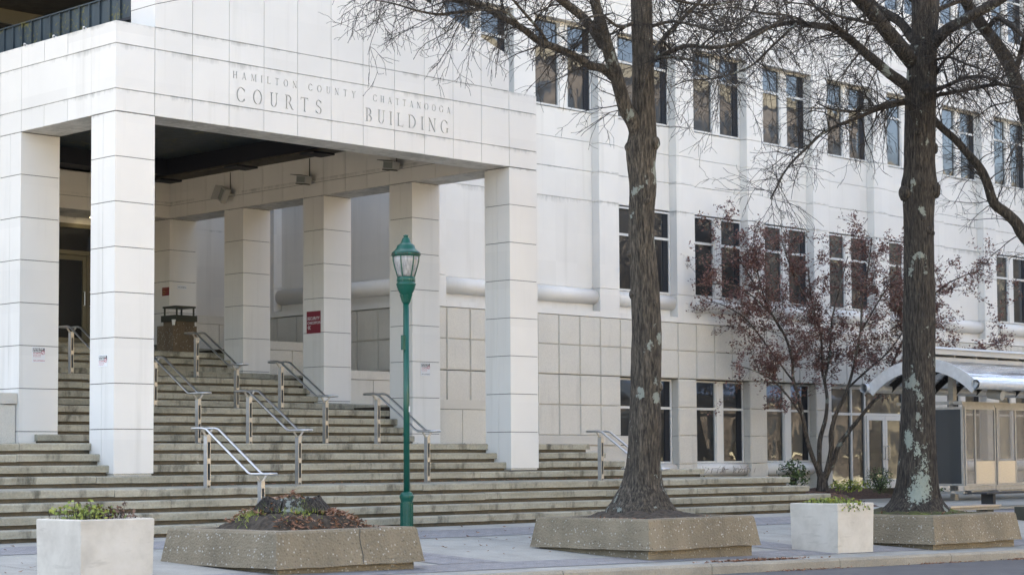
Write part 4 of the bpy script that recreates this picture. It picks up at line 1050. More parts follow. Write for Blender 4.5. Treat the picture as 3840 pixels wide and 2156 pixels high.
def shrub(name, label, x, y, z, rx, rz_, n, mk, s0, s1, up=.3, narrow=.45):
    o = empty(name, (x, y, z), label, "shrub"); mb = MB(); st_ = MB()
    for _ in range(max(8, n // 40)):
        a = rnd.uniform(0, 6.28); r_ = rx * rnd.uniform(.3, .95); h = rz_ * rnd.uniform(.5, 1.)
        st_.tube([(x, y, z), (x + r_ * .4 * math.cos(a), y + r_ * .4 * math.sin(a), z + h * .55), (x + r_ * math.cos(a), y + r_ * math.sin(a), z + h)], [.012, .007, .003], 4, False)
    for _ in range(n):
        v = Vector((rnd.gauss(0, 1), rnd.gauss(0, 1), rnd.gauss(0, 1))).normalized() * (rnd.random() ** .4)
        if noise.noise(v * 2.2 + Vector((x, y, 0))) < -.22: continue
        c = Vector((x + v.x * rx, y + v.y * rx, z + rz_ * .5 + v.z * rz_ * .5)); nrm = (v + Vector((rnd.gauss(0, .6), rnd.gauss(0, .6), up + rnd.gauss(0, .5)))).normalized()
        a = nrm.orthogonal().normalized(); b_ = nrm.cross(a); t = rnd.uniform(0, 6.28); a, b_ = a * math.cos(t) + b_ * math.sin(t), b_ * math.cos(t) - a * math.sin(t); s = rnd.uniform(s0, s1); k = len(mb.v)
        mb.v += [tuple(c - a * s), tuple(c - b_ * s * narrow), tuple(c + a * s), tuple(c + b_ * s * narrow)]; mb.f.append((k, k + 1, k + 2, k + 3))
    mb.build("leaves", M[mk], o); st_.build("stems", M['twig'], o); return o
shrub("shrub", "dark glossy leafed shrub beside the multi-stem tree", 22.3, 3.4, .22, .42, .85, 520, 'dgleaf', .035, .075)
shrub("shrub", "low yellow-green fern-like plant at the foot of the multi-stem tree", 23.6, 2.6, .20, .55, .35, 420, 'yleaf', .03, .06, .8)
shrub("shrub", "small rounded evergreen bush in front of the white entrance door", 22.6, 1.05, .20, .36, .66, 1500, 'dgleaf', .012, .035, .5)
shrub("shrub", "low green ground plants between the bush and the right oak", 23.6, .4, .18, .6, .20, 300, 'dgleaf', .03, .05, .8)
shrub("shrub", "small leafy weed under the rounded sill at the end of the steps", 14.9, 2.2, .68, .45, .28, 260, 'dgleaf', .02, .045, .5)
shrub("shrub", "low weeds growing along the wall above the top right step", 16.6, 2.4, .50, .7, .3, 260, 'dgleaf', .02, .045, .5)
dg_ = MB()
for _ in range(30):
    x = rnd.uniform(20.9, 23.2); z = .70; dg_.tube([(x, 5.3, z), (x + rnd.gauss(0, .05), 5.25, z + rnd.uniform(.06, .16)), (x + rnd.gauss(0, .12), 5.2, z + rnd.uniform(.08, .2))], .004, 3, False)
tag(dg_.build("dry_grass", M['brleaf']), kind='stuff')
tag(MB().box(15.06, 4.2, -.2, 27.0, 5.5, .12).build("wall_footing", M['dirt']), kind='structure')

# ------------------------------------------------------------------ bus shelter
bs = empty("bus_shelter", (26, .5, 0), "stainless steel bus shelter with barrel vault roof and mesh panels", "bus shelter")
SX0, SX1 = 23.6, 33.0; SY0, SY1 = -1.12, 2.08; SYC = (SY0 + SY1) / 2; EV = 2.80; RISE = .66
steelroof = M['roofsteel']
def arcp(n, off=0.):
    half = (SY1 - SY0) / 2; Rr = (half * half + RISE * RISE) / (2 * RISE); a = math.asin(half / Rr)
    return [(SYC + (Rr + off) * math.sin(-a + 2 * a * i / n), EV + RISE - Rr + (Rr + off) * math.cos(-a + 2 * a * i / n)) for i in range(n + 1)]
top = arcp(24); bot = arcp(24, -.03)
mb = MB(); mb.prism(top + bot[::-1], 0, SX0 + .05, SX1); recalc(mb.build("vault_roof", steelroof, bs, False))
fr_ = MB(); fr_.prism(arcp(24, .02) + arcp(24, -.27)[::-1], 0, SX0, SX0 + .05); recalc(fr_.build("end_arch", M['steel_soft'], bs))
rib = MB(); X_ = SX0 + 1.0
while X_ < SX1: rib.prism(arcp(16, -.032) + arcp(16, -.12)[::-1], 0, X_, X_ + .04); X_ += 1.0
recalc(rib.build("roof_rib", M['steel_dark'], bs))
for y_ in (SY0, SY1):
    g2 = MB(); n = 20
    for i in range(n):
        a, b_ = 6.283 * i / n, 6.283 * (i + 1) / n
        for (r0_, r1_) in ((.115, .108),):
            p = [(SX0 - .12, y_ + r0_ * math.cos(a), EV + r0_ * math.sin(a)), (SX1, y_ + r0_ * math.cos(a), EV + r0_ * math.sin(a)), (SX1, y_ + r0_ * math.cos(b_), EV + r0_ * math.sin(b_)), (SX0 - .12, y_ + r0_ * math.cos(b_), EV + r0_ * math.sin(b_))]
            g2.quad(*p)
    g2.build("gutter_tube", M['steel_soft'], bs, True)
vt = MB(); vt.box(SX0 + .1, SYC - .30, EV + RISE - .02, SX1, SYC - .28, EV + RISE + .06).box(SX0 + .1, SYC + .28, EV + RISE - .02, SX1, SYC + .3, EV + RISE + .06).box(SX0 + .05, SYC - .36, EV + RISE + .12, SX1, SYC + .36, EV + RISE + .25)
X_ = SX0 + .1
while X_ < SX1: vt.box(X_, SYC - .28, EV + RISE - .02, X_ + .03, SYC + .28, EV + RISE + .12); vt.prism([(SYC - .40, EV + RISE + .25), (SYC + .40, EV + RISE + .25), (SYC + .2, EV + RISE + .32), (SYC - .2, EV + RISE + .32)], 0, X_ - .02, X_ + .95); X_ += 1.0
recalc(vt.build("ridge_vent", M['frame'], bs))
for X_ in (24.95, 28.6):
    MB().box(X_, .42, -.02, X_ + .16, .56, EV + RISE - .14).build("post", M['steel_frame'], bs)
YR = -.19
rl = MB(); rl.box(24.2, YR + .25, 2.36, SX1, YR + .30, 2.44).box(24.2, YR + .25, .17, SX1, YR + .30, .24).box(24.36, YR, 2.361, 24.41, 1.7, 2.439).box(24.36, YR, .171, 24.41, 1.7, .239)
rl.build("cross_rail", M['steel_frame'], bs)
for X_ in (24.75, 26.0): MB().tube([(X_, YR - .02, .20), (X_, YR + .25, .20)], .05, 12).build("rail_cap", M['steel'], bs)
for (xa, xb, xm) in ((24.45, 25.86, 24.90), (25.92, 27.34, 26.80), (27.4, 28.8, 27.9)):
    z0 = .37; f = MB(); f.box(xa, YR - .02, z0, xa + .05, YR + .02, 2.30).box(xb - .05, YR - .02, z0, xb, YR + .02, 2.30).box(xa + .05, YR - .02, 2.24, xb - .05, YR + .02, 2.30).box(xa + .05, YR - .02, z0, xb - .05, YR + .02, z0 + .05).box(xm, YR - .02, z0 + .05, xm + .05, YR + .02, 2.24)
    f.box(xa, YR + .03, 2.30, xb, YR + .05, 2.36).box(xa, YR + .03, .25, xb, YR + .05, .36)
    f2 = f.build("panel_frame", M['steel_frame'], bs)
    a, b_ = (xm + .05, xb - .05) if xm - xa < .6 else (xa + .05, xm)
    MB().box(xa + .05, YR - .003, z0 + .05, xm, YR + .003, 2.24).box(xm + .05, YR - .003, z0 + .05, xb - .05, YR + .003, 2.24).build("mesh_panel", M['meshp'], f2)
    MB().box(a, YR - .012, z0 + .05, b_, YR - .004, .97).build("kick_plate", M['steel'], f2)
f = MB(); xw = 24.40
f.box(xw - .02, YR, .37, xw + .02, YR + .06, 2.30).box(xw - .02, 1.54, .37, xw + .02, 1.6, 2.30).box(xw - .02, YR + .06, 2.24, xw + .02, 1.54, 2.30).box(xw - .02, YR + .06, .37, xw + .02, 1.54, .42)
f2 = f.build("panel_frame", M['steel_frame'], bs); MB().box(xw - .004, YR + .06, .42, xw + .004, 1.54, 2.24).build("mesh_panel", M['meshdark'], f2)
MB().tube([(24.9, SY0 + .5, 2.62), (24.9, SY0 + .12, 2.56)], .12, 16).build("roof_lamp", M['grey'], bs)
plat = MB().box(20.6, -3.4, -.3, 36, 2.6, -.012); tag(plat.build("shelter_platform", M['walk']), kind='structure')
bn = empty("bench", (17.6, -4.9, gz(17.6, -4.9)), "low steel topped bench behind the right oak planter", "bench")
MB().box(15.9, -5.15, .085, 17.8, -4.70, .115).build("seat", M['steel'], bn)
MB().box(15.95, -5.12, .02, 17.75, -4.73, .084).build("seat_edge", M['kerb'], bn)
for X_ in (16.3, 17.4): MB().box(X_, -5.05, gz(X_, -5) - .05, X_ + .25, -4.8, .02).build("leg", M['olive'], bn)
b2 = empty("bench", (21.2, -3.2, 0), "dark flat bench seat in front of the shelter panels at the right edge", "bench")
MB().box(19.9, -3.55, .27, 24, -3.05, .31).build("seat", M['steel_dark'], b2)
for X_ in (20.3, 22.5): MB().box(X_, -3.45, .03, X_ + .1, -3.15, .27).build("leg", M['steel_dark'], b2)
ft = tag(MB().box(18.62, -5.42, -.33, 19.6, -4.95, .05).build("litter_bin", M['olive']), "low dark block standing on the pavement at the right edge", "block")

# ------------------------------------------------------------------ trees
def bend_limb(pts, sub=3):
    """Catmull-Rom smoothing of (x, y, z, r)"""
    P = [np.array(p, float) for p in pts]; out = []
    for i in range(len(P) - 1):
        p0, p1, p2, p3 = P[max(0, i - 1)], P[i], P[i + 1], P[min(len(P) - 1, i + 2)]
        for s in range(sub):
            t = s / sub; out.append(.5 * ((2 * p1) + (-p0 + p2) * t + (2 * p0 - 5 * p1 + 4 * p2 - p3) * t * t + (-p0 + 3 * p1 - 3 * p2 + p3) * t ** 3))
    out.append(P[-1]); return out
def wander(p, d, length, r0, r1, segs, droop, wob, rg):
    pts = [p.copy()]; rr = [r0]; q = p.copy(); dd = d / np.linalg.norm(d)
    for i in range(segs):
        dd = dd + rg.normal(0, wob, 3); dd[2] -= droop; dd /= np.linalg.norm(dd)
        q = q + dd * length / segs; pts.append(q.copy()); rr.append(r0 + (r1 - r0) * (i + 1) / segs)
    return pts, rr, dd
def perp(t, rg):
    v = rg.normal(0, 1, 3); v -= t * v.dot(t); return v / np.linalg.norm(v)
def twigs(mb, path, rg, dens, len0, droop, lo=0., rmax=.014, l2=(4, 8), zfloor=-99, fine=.0024):
    P = path; tips = []
    seg = [np.linalg.norm(P[i + 1][:3] - P[i][:3]) for i in range(len(P) - 1)]; tot = sum(seg)
    for _ in range(int(tot * dens)):
        s = rg.uniform(lo, 1) * tot; i = 0
        while i < len(seg) - 1 and s > seg[i]: s -= seg[i]; i += 1
        t = P[i + 1][:3] - P[i][:3]; t /= np.linalg.norm(t) + 1e-9
        p = P[i][:3] + t * min(s, seg[i]); r = P[i][3]
        d = perp(t, rg) * .9 + t * rg.uniform(.1, .8) + np.array([0, 0, rg.uniform(-.1, .45)])
        L = len0 * rg.uniform(.35, 1.25); r0 = min(rmax, max(fine * 1.6, r * .45)) * rg.uniform(.6, 1)
        pts, rr, _d = wander(p, d, L, r0, fine * 1.1, 7, droop, .16, rg)
        mb.tube([tuple(q) for q in pts], rr, 4 if r0 > .008 else 3, False)
        for _2 in range(int(rg.integers(*l2))):
            k = int(rg.integers(1, len(pts) - 1)); tt = pts[k + 1] - pts[k]; tt /= np.linalg.norm(tt) + 1e-9
            d2 = perp(tt, rg) * .7 + tt * .8; L2 = L * rg.uniform(.22, .55)
            p2, r2, _d = wander(pts[k], d2, L2, max(fine, rr[k] * .6), fine * .8, 5, droop * 1.3, .18, rg)
            mb.tube([tuple(q) for q in p2], r2, 3, False)
            for _3 in range(int(rg.integers(1, 4))):
                k3 = int(rg.integers(1, 5)); t3 = p2[k3] - p2[k3 - 1]; t3 /= np.linalg.norm(t3) + 1e-9
                p3_, r3, _d = wander(p2[k3], perp(t3, rg) * .7 + t3 * .8, L2 * rg.uniform(.25, .6), fine * .9, fine * .7, 4, droop * 1.2, .2, rg)
                mb.tube([tuple(q) for q in p3_], r3, 3, False); tips.append(p3_)
            tips.append(p2)
        tips.append(pts)
    return tips
def oak(name, label, trunk, limbs, mk, seed, dens, len0, knots=()):
    rg = np.random.default_rng(seed)
    o = empty(name, (trunk[0][0], trunk[0][1], trunk[0][2]), label, "tree", "bare oak trees along the kerb")
    b0 = trunk[0]; trunk = [(b0[0], b0[1], b0[2] - .30, b0[3] * 1.22), (b0[0], b0[1], b0[2] - .12, b0[3] * 1.10)] + list(trunk)
    tp = bend_limb(trunk, 11)
    # trunk with bark ridges in the mesh: many sides
    mb = MB(); sides = 100; k0 = 0
    for i, p in enumerate(tp):
        for j in range(sides):
            a = 2 * math.pi * j / sides
            fl_ = 1 + .05 * noise.noise(Vector((math.cos(a) * 1.2, math.sin(a) * 1.2, p[2] * .8))) + .065 * (.45 - abs(noise.noise(Vector((math.cos(a) * 7.5, math.sin(a) * 7.5, p[2] * 1.9))))) + .03 * noise.noise(Vector((math.cos(a) * 16, math.sin(a) * 16, p[2] * 5)))
            if i < 56: fl_ += (.24 * max(0, noise.noise(Vector((math.cos(a) * 1.7, math.sin(a) * 1.7, 3.3)))) ) * max(0, 1 - i / 56)
            mb.v.append((p[0] + p[3] * fl_ * math.cos(a), p[1] + p[3] * fl_ * math.sin(a), p[2]))
    for i in range(len(tp) - 1):
        for j in range(sides):
            a = i * sides + j; b_ = i * sides + (j + 1) % sides; mb.f.append((a, b_, b_ + sides, a + sides))
    tko = mb.build("trunk", M[mk], o, True)
    for (z, s, r) in knots:                      # z, place across the trunk (-1 left ... 1 right), size
        q = min(tp, key=lambda t: abs(t[2] - z)); c = math.sqrt(max(0, 1 - s * s))
        d = Vector((.704 * s - .709 * c, -.71 * s - .702 * c, 0)); p = Vector((q[0], q[1], z))
        kb_ = MB().tube([tuple(p + d * (q[3] * .8)), tuple(p + d * (q[3] + r * .25)), tuple(p + d * (q[3] + r * .55)), tuple(p + d * (q[3] + r * .45))], [r * 1.3, r * 1.05, r * .62, r * .25], 14, True, .3); kb_.build("knot", M[mk], o, True)
    tw_ = MB()
    for l_ in limbs:
        p = bend_limb(l_, 4); lb = MB(); lb.tube([tuple(q[:3]) for q in p], [max(.004, q[3] * (1 + .05 * noise.noise(Vector((q[0] * 4, q[2] * 4, 0))))) for q in p], 10 if l_[0][3] > .03 else 7, True, .12)
        lb.build("limb", M[mk], o, True)
        big = l_[0][3] > .07
        twigs(tw_, p, rg, dens * (1.6 if big else 2.9), len0 * (1. if big else .8), .055, .12 if big else .05, fine=.0033)
    tw_.build("twigs", M['twig'], o)
    return o

T1_TRUNK= [(4.4, -7.12, 0.36, 0.491), (4.41, -7.13, 0.46, 0.423), (4.41, -7.14, 0.58, 0.364), (4.41, -7.15, 0.69, 0.314), (4.41, -7.17, 0.89, 0.267), (4.41, -7.19, 1.16, 0.24), (4.4, -7.22, 1.56, 0.232), (4.39, -7.24, 1.95, 0.222), (4.38, -7.28, 2.54, 0.222), (4.37, -7.3, 2.93, 0.216), (4.33, -7.31, 3.52, 0.206), (4.3, -7.31, 3.91, 0.197), (4.26, -7.31, 4.3, 0.193), (4.25, -7.33, 4.7, 0.189), (4.25, -7.36, 5.09, 0.197), (4.22, -7.36, 5.4, 0.204), (4.21, -7.37, 5.64, 0.22), (4.22, -7.39, 5.87, 0.2), (4.21, -7.42, 6.27, 0.167), (4.19, -7.44, 6.66, 0.157), (4.18, -7.45, 7.05, 0.153), (4.15, -7.46, 7.44, 0.153), (4.13, -7.47, 7.84, 0.153), (4.09, -7.48, 8.43, 0.145), (4.08, -7.56, 9.41, 0.118), (4.09, -7.67, 10.58, 0.079)]
T1_LIMBS=[
  [(4.19, -7.35, 5.7, 0.122), (4.05, -7.38, 5.98, 0.115), (3.87, -7.36, 6.23, 0.107), (3.69, -7.36, 6.64, 0.1), (3.53, -7.36, 6.97, 0.093), (3.36, -7.37, 7.34, 0.086), (3.22, -7.39, 7.62, 0.079), (3.08, -7.42, 7.98, 0.072), (2.88, -7.43, 8.8, 0.065)] ,
  [(3.73, -7.25, 6.66, 0.066), (3.5, -7.27, 6.76, 0.064), (3.26, -7.26, 6.76, 0.061), (3.03, -7.26, 6.82, 0.058), (2.78, -7.24, 6.89, 0.055), (2.49, -7.2, 6.95, 0.052), (2.24, -7.18, 6.99, 0.05), (1.95, -7.13, 7.14, 0.047), (1.63, -7.05, 7.26, 0.044), (1.32, -6.97, 7.37, 0.042), (1.03, -6.92, 7.41, 0.039), (0.66, -6.78, 7.43, 0.037)] ,
  [(3.54, -7.24, 7.11, 0.082), (3.21, -7.32, 7.3, 0.074), (2.89, -7.4, 7.42, 0.067), (2.48, -7.39, 7.58, 0.06), (2.11, -7.42, 7.74, 0.052)] ,
  [(4.26, -7.53, 6.99, 0.043), (4.48, -7.49, 7.19, 0.04), (4.72, -7.46, 7.41, 0.036), (5.04, -7.53, 7.71, 0.032), (5.36, -7.59, 8.0, 0.028), (5.68, -7.66, 8.3, 0.024)] ,
  [(4.26, -7.53, 6.95, 0.039), (4.24, -7.87, 7.0, 0.035), (4.25, -8.24, 7.05, 0.032), (4.32, -8.67, 6.97, 0.028), (4.39, -9.09, 6.99, 0.024), (4.45, -9.52, 7.12, 0.02), (4.44, -9.88, 7.25, 0.017)] ,
  [(4.24, -7.55, 7.44, 0.028), (4.27, -7.94, 7.46, 0.023), (4.3, -8.31, 7.35, 0.019), (4.38, -8.74, 7.2, 0.015), (4.45, -9.17, 7.24, 0.011)] ,
  [(4.26, -7.53, 6.93, 0.028), (4.05, -8.02, 6.89, 0.023), (3.94, -8.61, 6.73, 0.018), (3.79, -9.15, 6.48, 0.014), (3.59, -9.63, 6.16, 0.009)] ,
  [(4.07, -7.39, 7.5, 0.031), (3.74, -7.47, 7.38, 0.027), (3.43, -7.58, 7.33, 0.022), (3.07, -7.65, 7.4, 0.018), (2.69, -7.69, 7.3, 0.014), (2.32, -7.72, 7.09, 0.009)] ,
  [(1.78, -7.31, 7.07, 0.024), (1.48, -7.31, 7.25, 0.02), (1.15, -7.27, 7.24, 0.016), (0.84, -7.22, 7.18, 0.011), (0.55, -7.21, 7.03, 0.007)] ,
  [(1.29, -7.13, 7.32, 0.026), (0.84, -7.01, 7.21, 0.022), (0.48, -6.97, 7.13, 0.018), (0.11, -6.94, 7.13, 0.014), (-0.25, -6.92, 7.16, 0.011), (-0.61, -6.9, 7.16, 0.007)] ,
  [(2.48, -7.16, 6.96, 0.028), (2.13, -7.29, 7.12, 0.024), (1.72, -7.37, 7.31, 0.019), (1.32, -7.46, 7.49, 0.015)] ,
  [(0.81, -6.93, 7.41, 0.029), (0.38, -6.86, 7.4, 0.024), (-0.04, -6.79, 7.42, 0.018), (-0.5, -6.67, 7.33, 0.012), (-0.86, -6.64, 7.09, 0.007)] ,
  [(4.13, -7.5, 8.23, 0.059), (4.11, -7.98, 8.38, 0.045), (4.24, -8.58, 8.4, 0.032), (4.41, -9.21, 8.24, 0.019)] ,
  [(4.13, -7.49, 8.03, 0.031), (4.48, -7.56, 7.96, 0.027), (4.86, -7.65, 7.89, 0.022), (5.3, -7.81, 7.89, 0.017), (5.74, -7.97, 7.99, 0.012)] ,
  [(3.02, -7.5, 7.88, 0.05), (2.44, -7.52, 7.97, 0.04), (1.76, -7.44, 7.98, 0.03), (1.0, -7.27, 7.81, 0.02), (0.34, -7.18, 7.56, 0.011)] ,
]
T2_TRUNK= [(11.03, -7.52, 0.13, 0.577), (11.03, -7.53, 0.24, 0.509), (11.03, -7.55, 0.33, 0.441), (11.04, -7.56, 0.47, 0.385), (11.03, -7.58, 0.69, 0.344), (11.02, -7.6, 1.15, 0.308), (11.0, -7.62, 1.6, 0.29), (10.99, -7.65, 2.05, 0.276), (10.98, -7.68, 2.5, 0.272), (10.94, -7.72, 3.4, 0.267), (10.93, -7.74, 3.86, 0.263), (10.91, -7.76, 4.31, 0.256), (10.88, -7.8, 5.21, 0.254), (10.87, -7.82, 5.57, 0.281), (10.86, -7.83, 5.71, 0.294), (10.86, -7.84, 5.89, 0.267), (10.85, -7.85, 6.12, 0.254), (10.84, -7.88, 6.57, 0.254), (10.83, -7.91, 7.02, 0.254), (10.82, -7.94, 7.47, 0.249), (10.82, -7.96, 7.7, 0.24), (10.83, -8.0, 8.15, 0.217), (10.83, -8.04, 8.6, 0.226), (10.82, -8.08, 9.28, 0.215), (10.78, -8.16, 10.64, 0.158), (10.76, -8.26, 11.99, 0.102)]
T2_LIMBS=[
  [(10.69, -7.78, 7.27, 0.104), (10.5, -7.82, 7.36, 0.097), (10.19, -7.74, 7.51, 0.09), (9.89, -7.67, 7.68, 0.084), (9.6, -7.61, 7.83, 0.077), (9.31, -7.55, 8.0, 0.07), (9.03, -7.49, 8.12, 0.064), (8.74, -7.43, 8.15, 0.057), (8.46, -7.36, 8.14, 0.051), (8.15, -7.27, 8.15, 0.044), (7.79, -7.12, 8.06, 0.038), (7.46, -6.99, 7.92, 0.032), (7.17, -6.89, 7.69, 0.025), (6.9, -6.83, 7.49, 0.019)] ,
  [(10.71, -7.85, 7.77, 0.145), (10.49, -7.88, 7.85, 0.138), (10.18, -7.83, 8.09, 0.132), (9.87, -7.78, 8.31, 0.125), (9.59, -7.76, 8.5, 0.119), (9.32, -7.74, 8.64, 0.113), (9.01, -7.68, 8.86, 0.107), (8.64, -7.58, 9.17, 0.1)] ,
  [(10.73, -7.9, 8.13, 0.091), (10.85, -7.74, 8.24, 0.087), (10.88, -7.51, 8.53, 0.082), (10.88, -7.24, 8.72, 0.078), (10.91, -7.0, 8.88, 0.074), (10.99, -6.82, 9.06, 0.07), (11.04, -6.6, 9.35, 0.066)] ,
  [(10.91, -8.07, 8.01, 0.113), (10.82, -8.22, 8.07, 0.107), (10.8, -8.45, 8.23, 0.1), (10.82, -8.72, 8.33, 0.094), (10.86, -9.01, 8.45, 0.087), (10.94, -9.33, 8.58, 0.081), (10.98, -9.63, 8.72, 0.075)] ,
  [(10.68, -7.76, 7.11, 0.041), (10.43, -7.86, 7.08, 0.036), (9.97, -7.74, 6.97, 0.03), (9.6, -7.72, 6.84, 0.025), (9.17, -7.63, 6.77, 0.02), (8.75, -7.56, 6.76, 0.016), (8.36, -7.53, 6.83, 0.011)] ,
  [(10.68, -7.76, 7.09, 0.038), (10.37, -7.8, 7.02, 0.036), (9.89, -7.66, 6.88, 0.033), (9.45, -7.56, 6.7, 0.03), (9.02, -7.46, 6.53, 0.028), (8.64, -7.42, 6.36, 0.025), (8.29, -7.4, 6.11, 0.022), (7.93, -7.37, 5.85, 0.02), (7.63, -7.4, 5.61, 0.017), (7.37, -7.47, 5.38, 0.015), (7.1, -7.54, 5.15, 0.013)] ,
  [(9.31, -7.59, 7.99, 0.04), (8.97, -7.59, 8.12, 0.032), (8.49, -7.46, 8.42, 0.025), (8.1, -7.43, 8.67, 0.017)] ,
  [(10.94, -8.04, 7.26, 0.038), (10.81, -8.48, 7.31, 0.034), (10.64, -8.88, 7.34, 0.03), (10.51, -9.32, 7.29, 0.027), (10.39, -9.75, 7.08, 0.023), (10.25, -10.16, 6.95, 0.019)] ,
  [(10.94, -8.04, 7.19, 0.038), (10.93, -8.55, 7.2, 0.034), (10.91, -9.07, 7.21, 0.029), (10.81, -9.5, 7.17, 0.024), (10.75, -9.96, 7.0, 0.019)] ,
  [(10.95, -8.06, 7.47, 0.029), (10.87, -8.36, 7.74, 0.025), (10.8, -8.66, 7.91, 0.02), (10.73, -8.96, 8.08, 0.015), (10.69, -9.29, 8.15, 0.011)] ,
  [(10.95, -8.1, 7.79, 0.027), (10.71, -8.56, 7.75, 0.022), (10.47, -9.01, 7.54, 0.018), (10.25, -9.49, 7.33, 0.013), (10.03, -9.96, 7.08, 0.009)] ,
  [(8.33, -7.47, 8.1, 0.026), (7.76, -7.46, 8.17, 0.021), (7.14, -7.4, 8.12, 0.017), (6.52, -7.35, 8.12, 0.013), (5.92, -7.3, 7.99, 0.008)] ,
  [(7.92, -7.48, 8.06, 0.024), (7.53, -7.31, 7.68, 0.021), (7.21, -7.23, 7.39, 0.019), (6.92, -7.19, 7.22, 0.017), (6.52, -7.03, 7.07, 0.015), (6.23, -7.0, 7.0, 0.013), (5.86, -6.89, 6.94, 0.01), (5.55, -6.83, 6.81, 0.008)] ,
  [(9.91, -7.79, 8.29, 0.031), (9.24, -7.83, 8.25, 0.026), (8.55, -7.84, 8.23, 0.021), (7.83, -7.83, 8.29, 0.015), (7.13, -7.83, 8.22, 0.01)] ,
  [(10.83, -8.03, 8.56, 0.045), (11.39, -8.15, 8.81, 0.037), (11.94, -8.24, 9.02, 0.028), (12.48, -8.34, 9.24, 0.019)] ,
  [(9.59, -7.58, 7.85, 0.02), (9.14, -7.67, 7.55, 0.015), (8.73, -7.8, 7.3, 0.011), (8.25, -7.87, 7.01, 0.006)] ,
  [(9.06, -7.7, 8.82, 0.053), (8.38, -7.55, 8.82, 0.042), (7.66, -7.34, 8.69, 0.032), (6.95, -7.13, 8.48, 0.022), (6.27, -6.97, 8.35, 0.013)] ,
]
T3_TRUNK= [(14.37, -8.59, -0.24, 0.617), (14.35, -8.61, 0.18, 0.451), (14.29, -8.63, 1.13, 0.332), (14.23, -8.68, 2.55, 0.308), (14.16, -8.74, 3.97, 0.297), (14.09, -8.78, 5.39, 0.285), (13.99, -8.8, 6.81, 0.261), (13.88, -8.82, 8.24, 0.225), (13.78, -8.87, 10.13, 0.142)]
T3_LIMBS=[
  [(14.05, -8.76, 5.58, 0.157), (13.77, -8.62, 6.24, 0.15), (13.47, -8.46, 6.94, 0.143), (13.33, -8.43, 7.27, 0.136), (13.16, -8.38, 7.68, 0.129), (13.0, -8.33, 8.0, 0.122), (12.78, -8.22, 8.34, 0.116), (12.55, -8.1, 8.63, 0.109), (12.36, -8.01, 8.87, 0.102), (12.2, -7.96, 9.07, 0.095), (12.05, -7.91, 9.33, 0.089)] ,
  [(14.15, -8.72, 3.97, 0.119), (13.87, -8.52, 4.54, 0.113), (13.53, -8.25, 4.99, 0.107), (13.4, -8.18, 5.21, 0.102), (13.24, -8.07, 5.39, 0.096), (13.06, -7.94, 5.57, 0.091), (12.95, -7.89, 5.9, 0.085), (12.83, -7.82, 6.17, 0.079), (12.64, -7.69, 6.43, 0.074), (12.45, -7.56, 6.68, 0.068), (12.27, -7.42, 6.87, 0.063), (12.14, -7.34, 7.02, 0.057), (11.99, -7.25, 7.25, 0.052)] ,
  [(13.15, -8.33, 7.8, 0.057), (13.0, -8.58, 8.14, 0.051), (12.81, -8.81, 8.55, 0.046), (12.63, -9.03, 8.95, 0.041)] ,
  [(12.62, -8.14, 8.58, 0.052), (12.5, -8.42, 8.71, 0.047), (12.39, -8.69, 8.55, 0.042), (12.32, -8.99, 8.31, 0.037), (12.25, -9.28, 7.98, 0.032)] ,
  [(13.16, -8.44, 7.38, 0.019), (12.75, -8.45, 7.26, 0.016), (12.3, -8.4, 7.14, 0.013), (11.85, -8.35, 6.9, 0.01), (11.46, -8.38, 6.72, 0.007)] ,
  [(13.92, -8.69, 6.34, 0.033), (13.27, -8.75, 6.46, 0.027), (12.65, -8.85, 6.56, 0.021), (12.05, -8.94, 6.3, 0.015), (11.53, -9.09, 5.96, 0.009)] ,
]
RT_TRUNK= [(24.4, 4.02, 0.23, 0.194), (24.39, 4.02, 0.32, 0.159), (24.38, 4.02, 0.49, 0.138), (24.35, 4.03, 0.7, 0.097)]
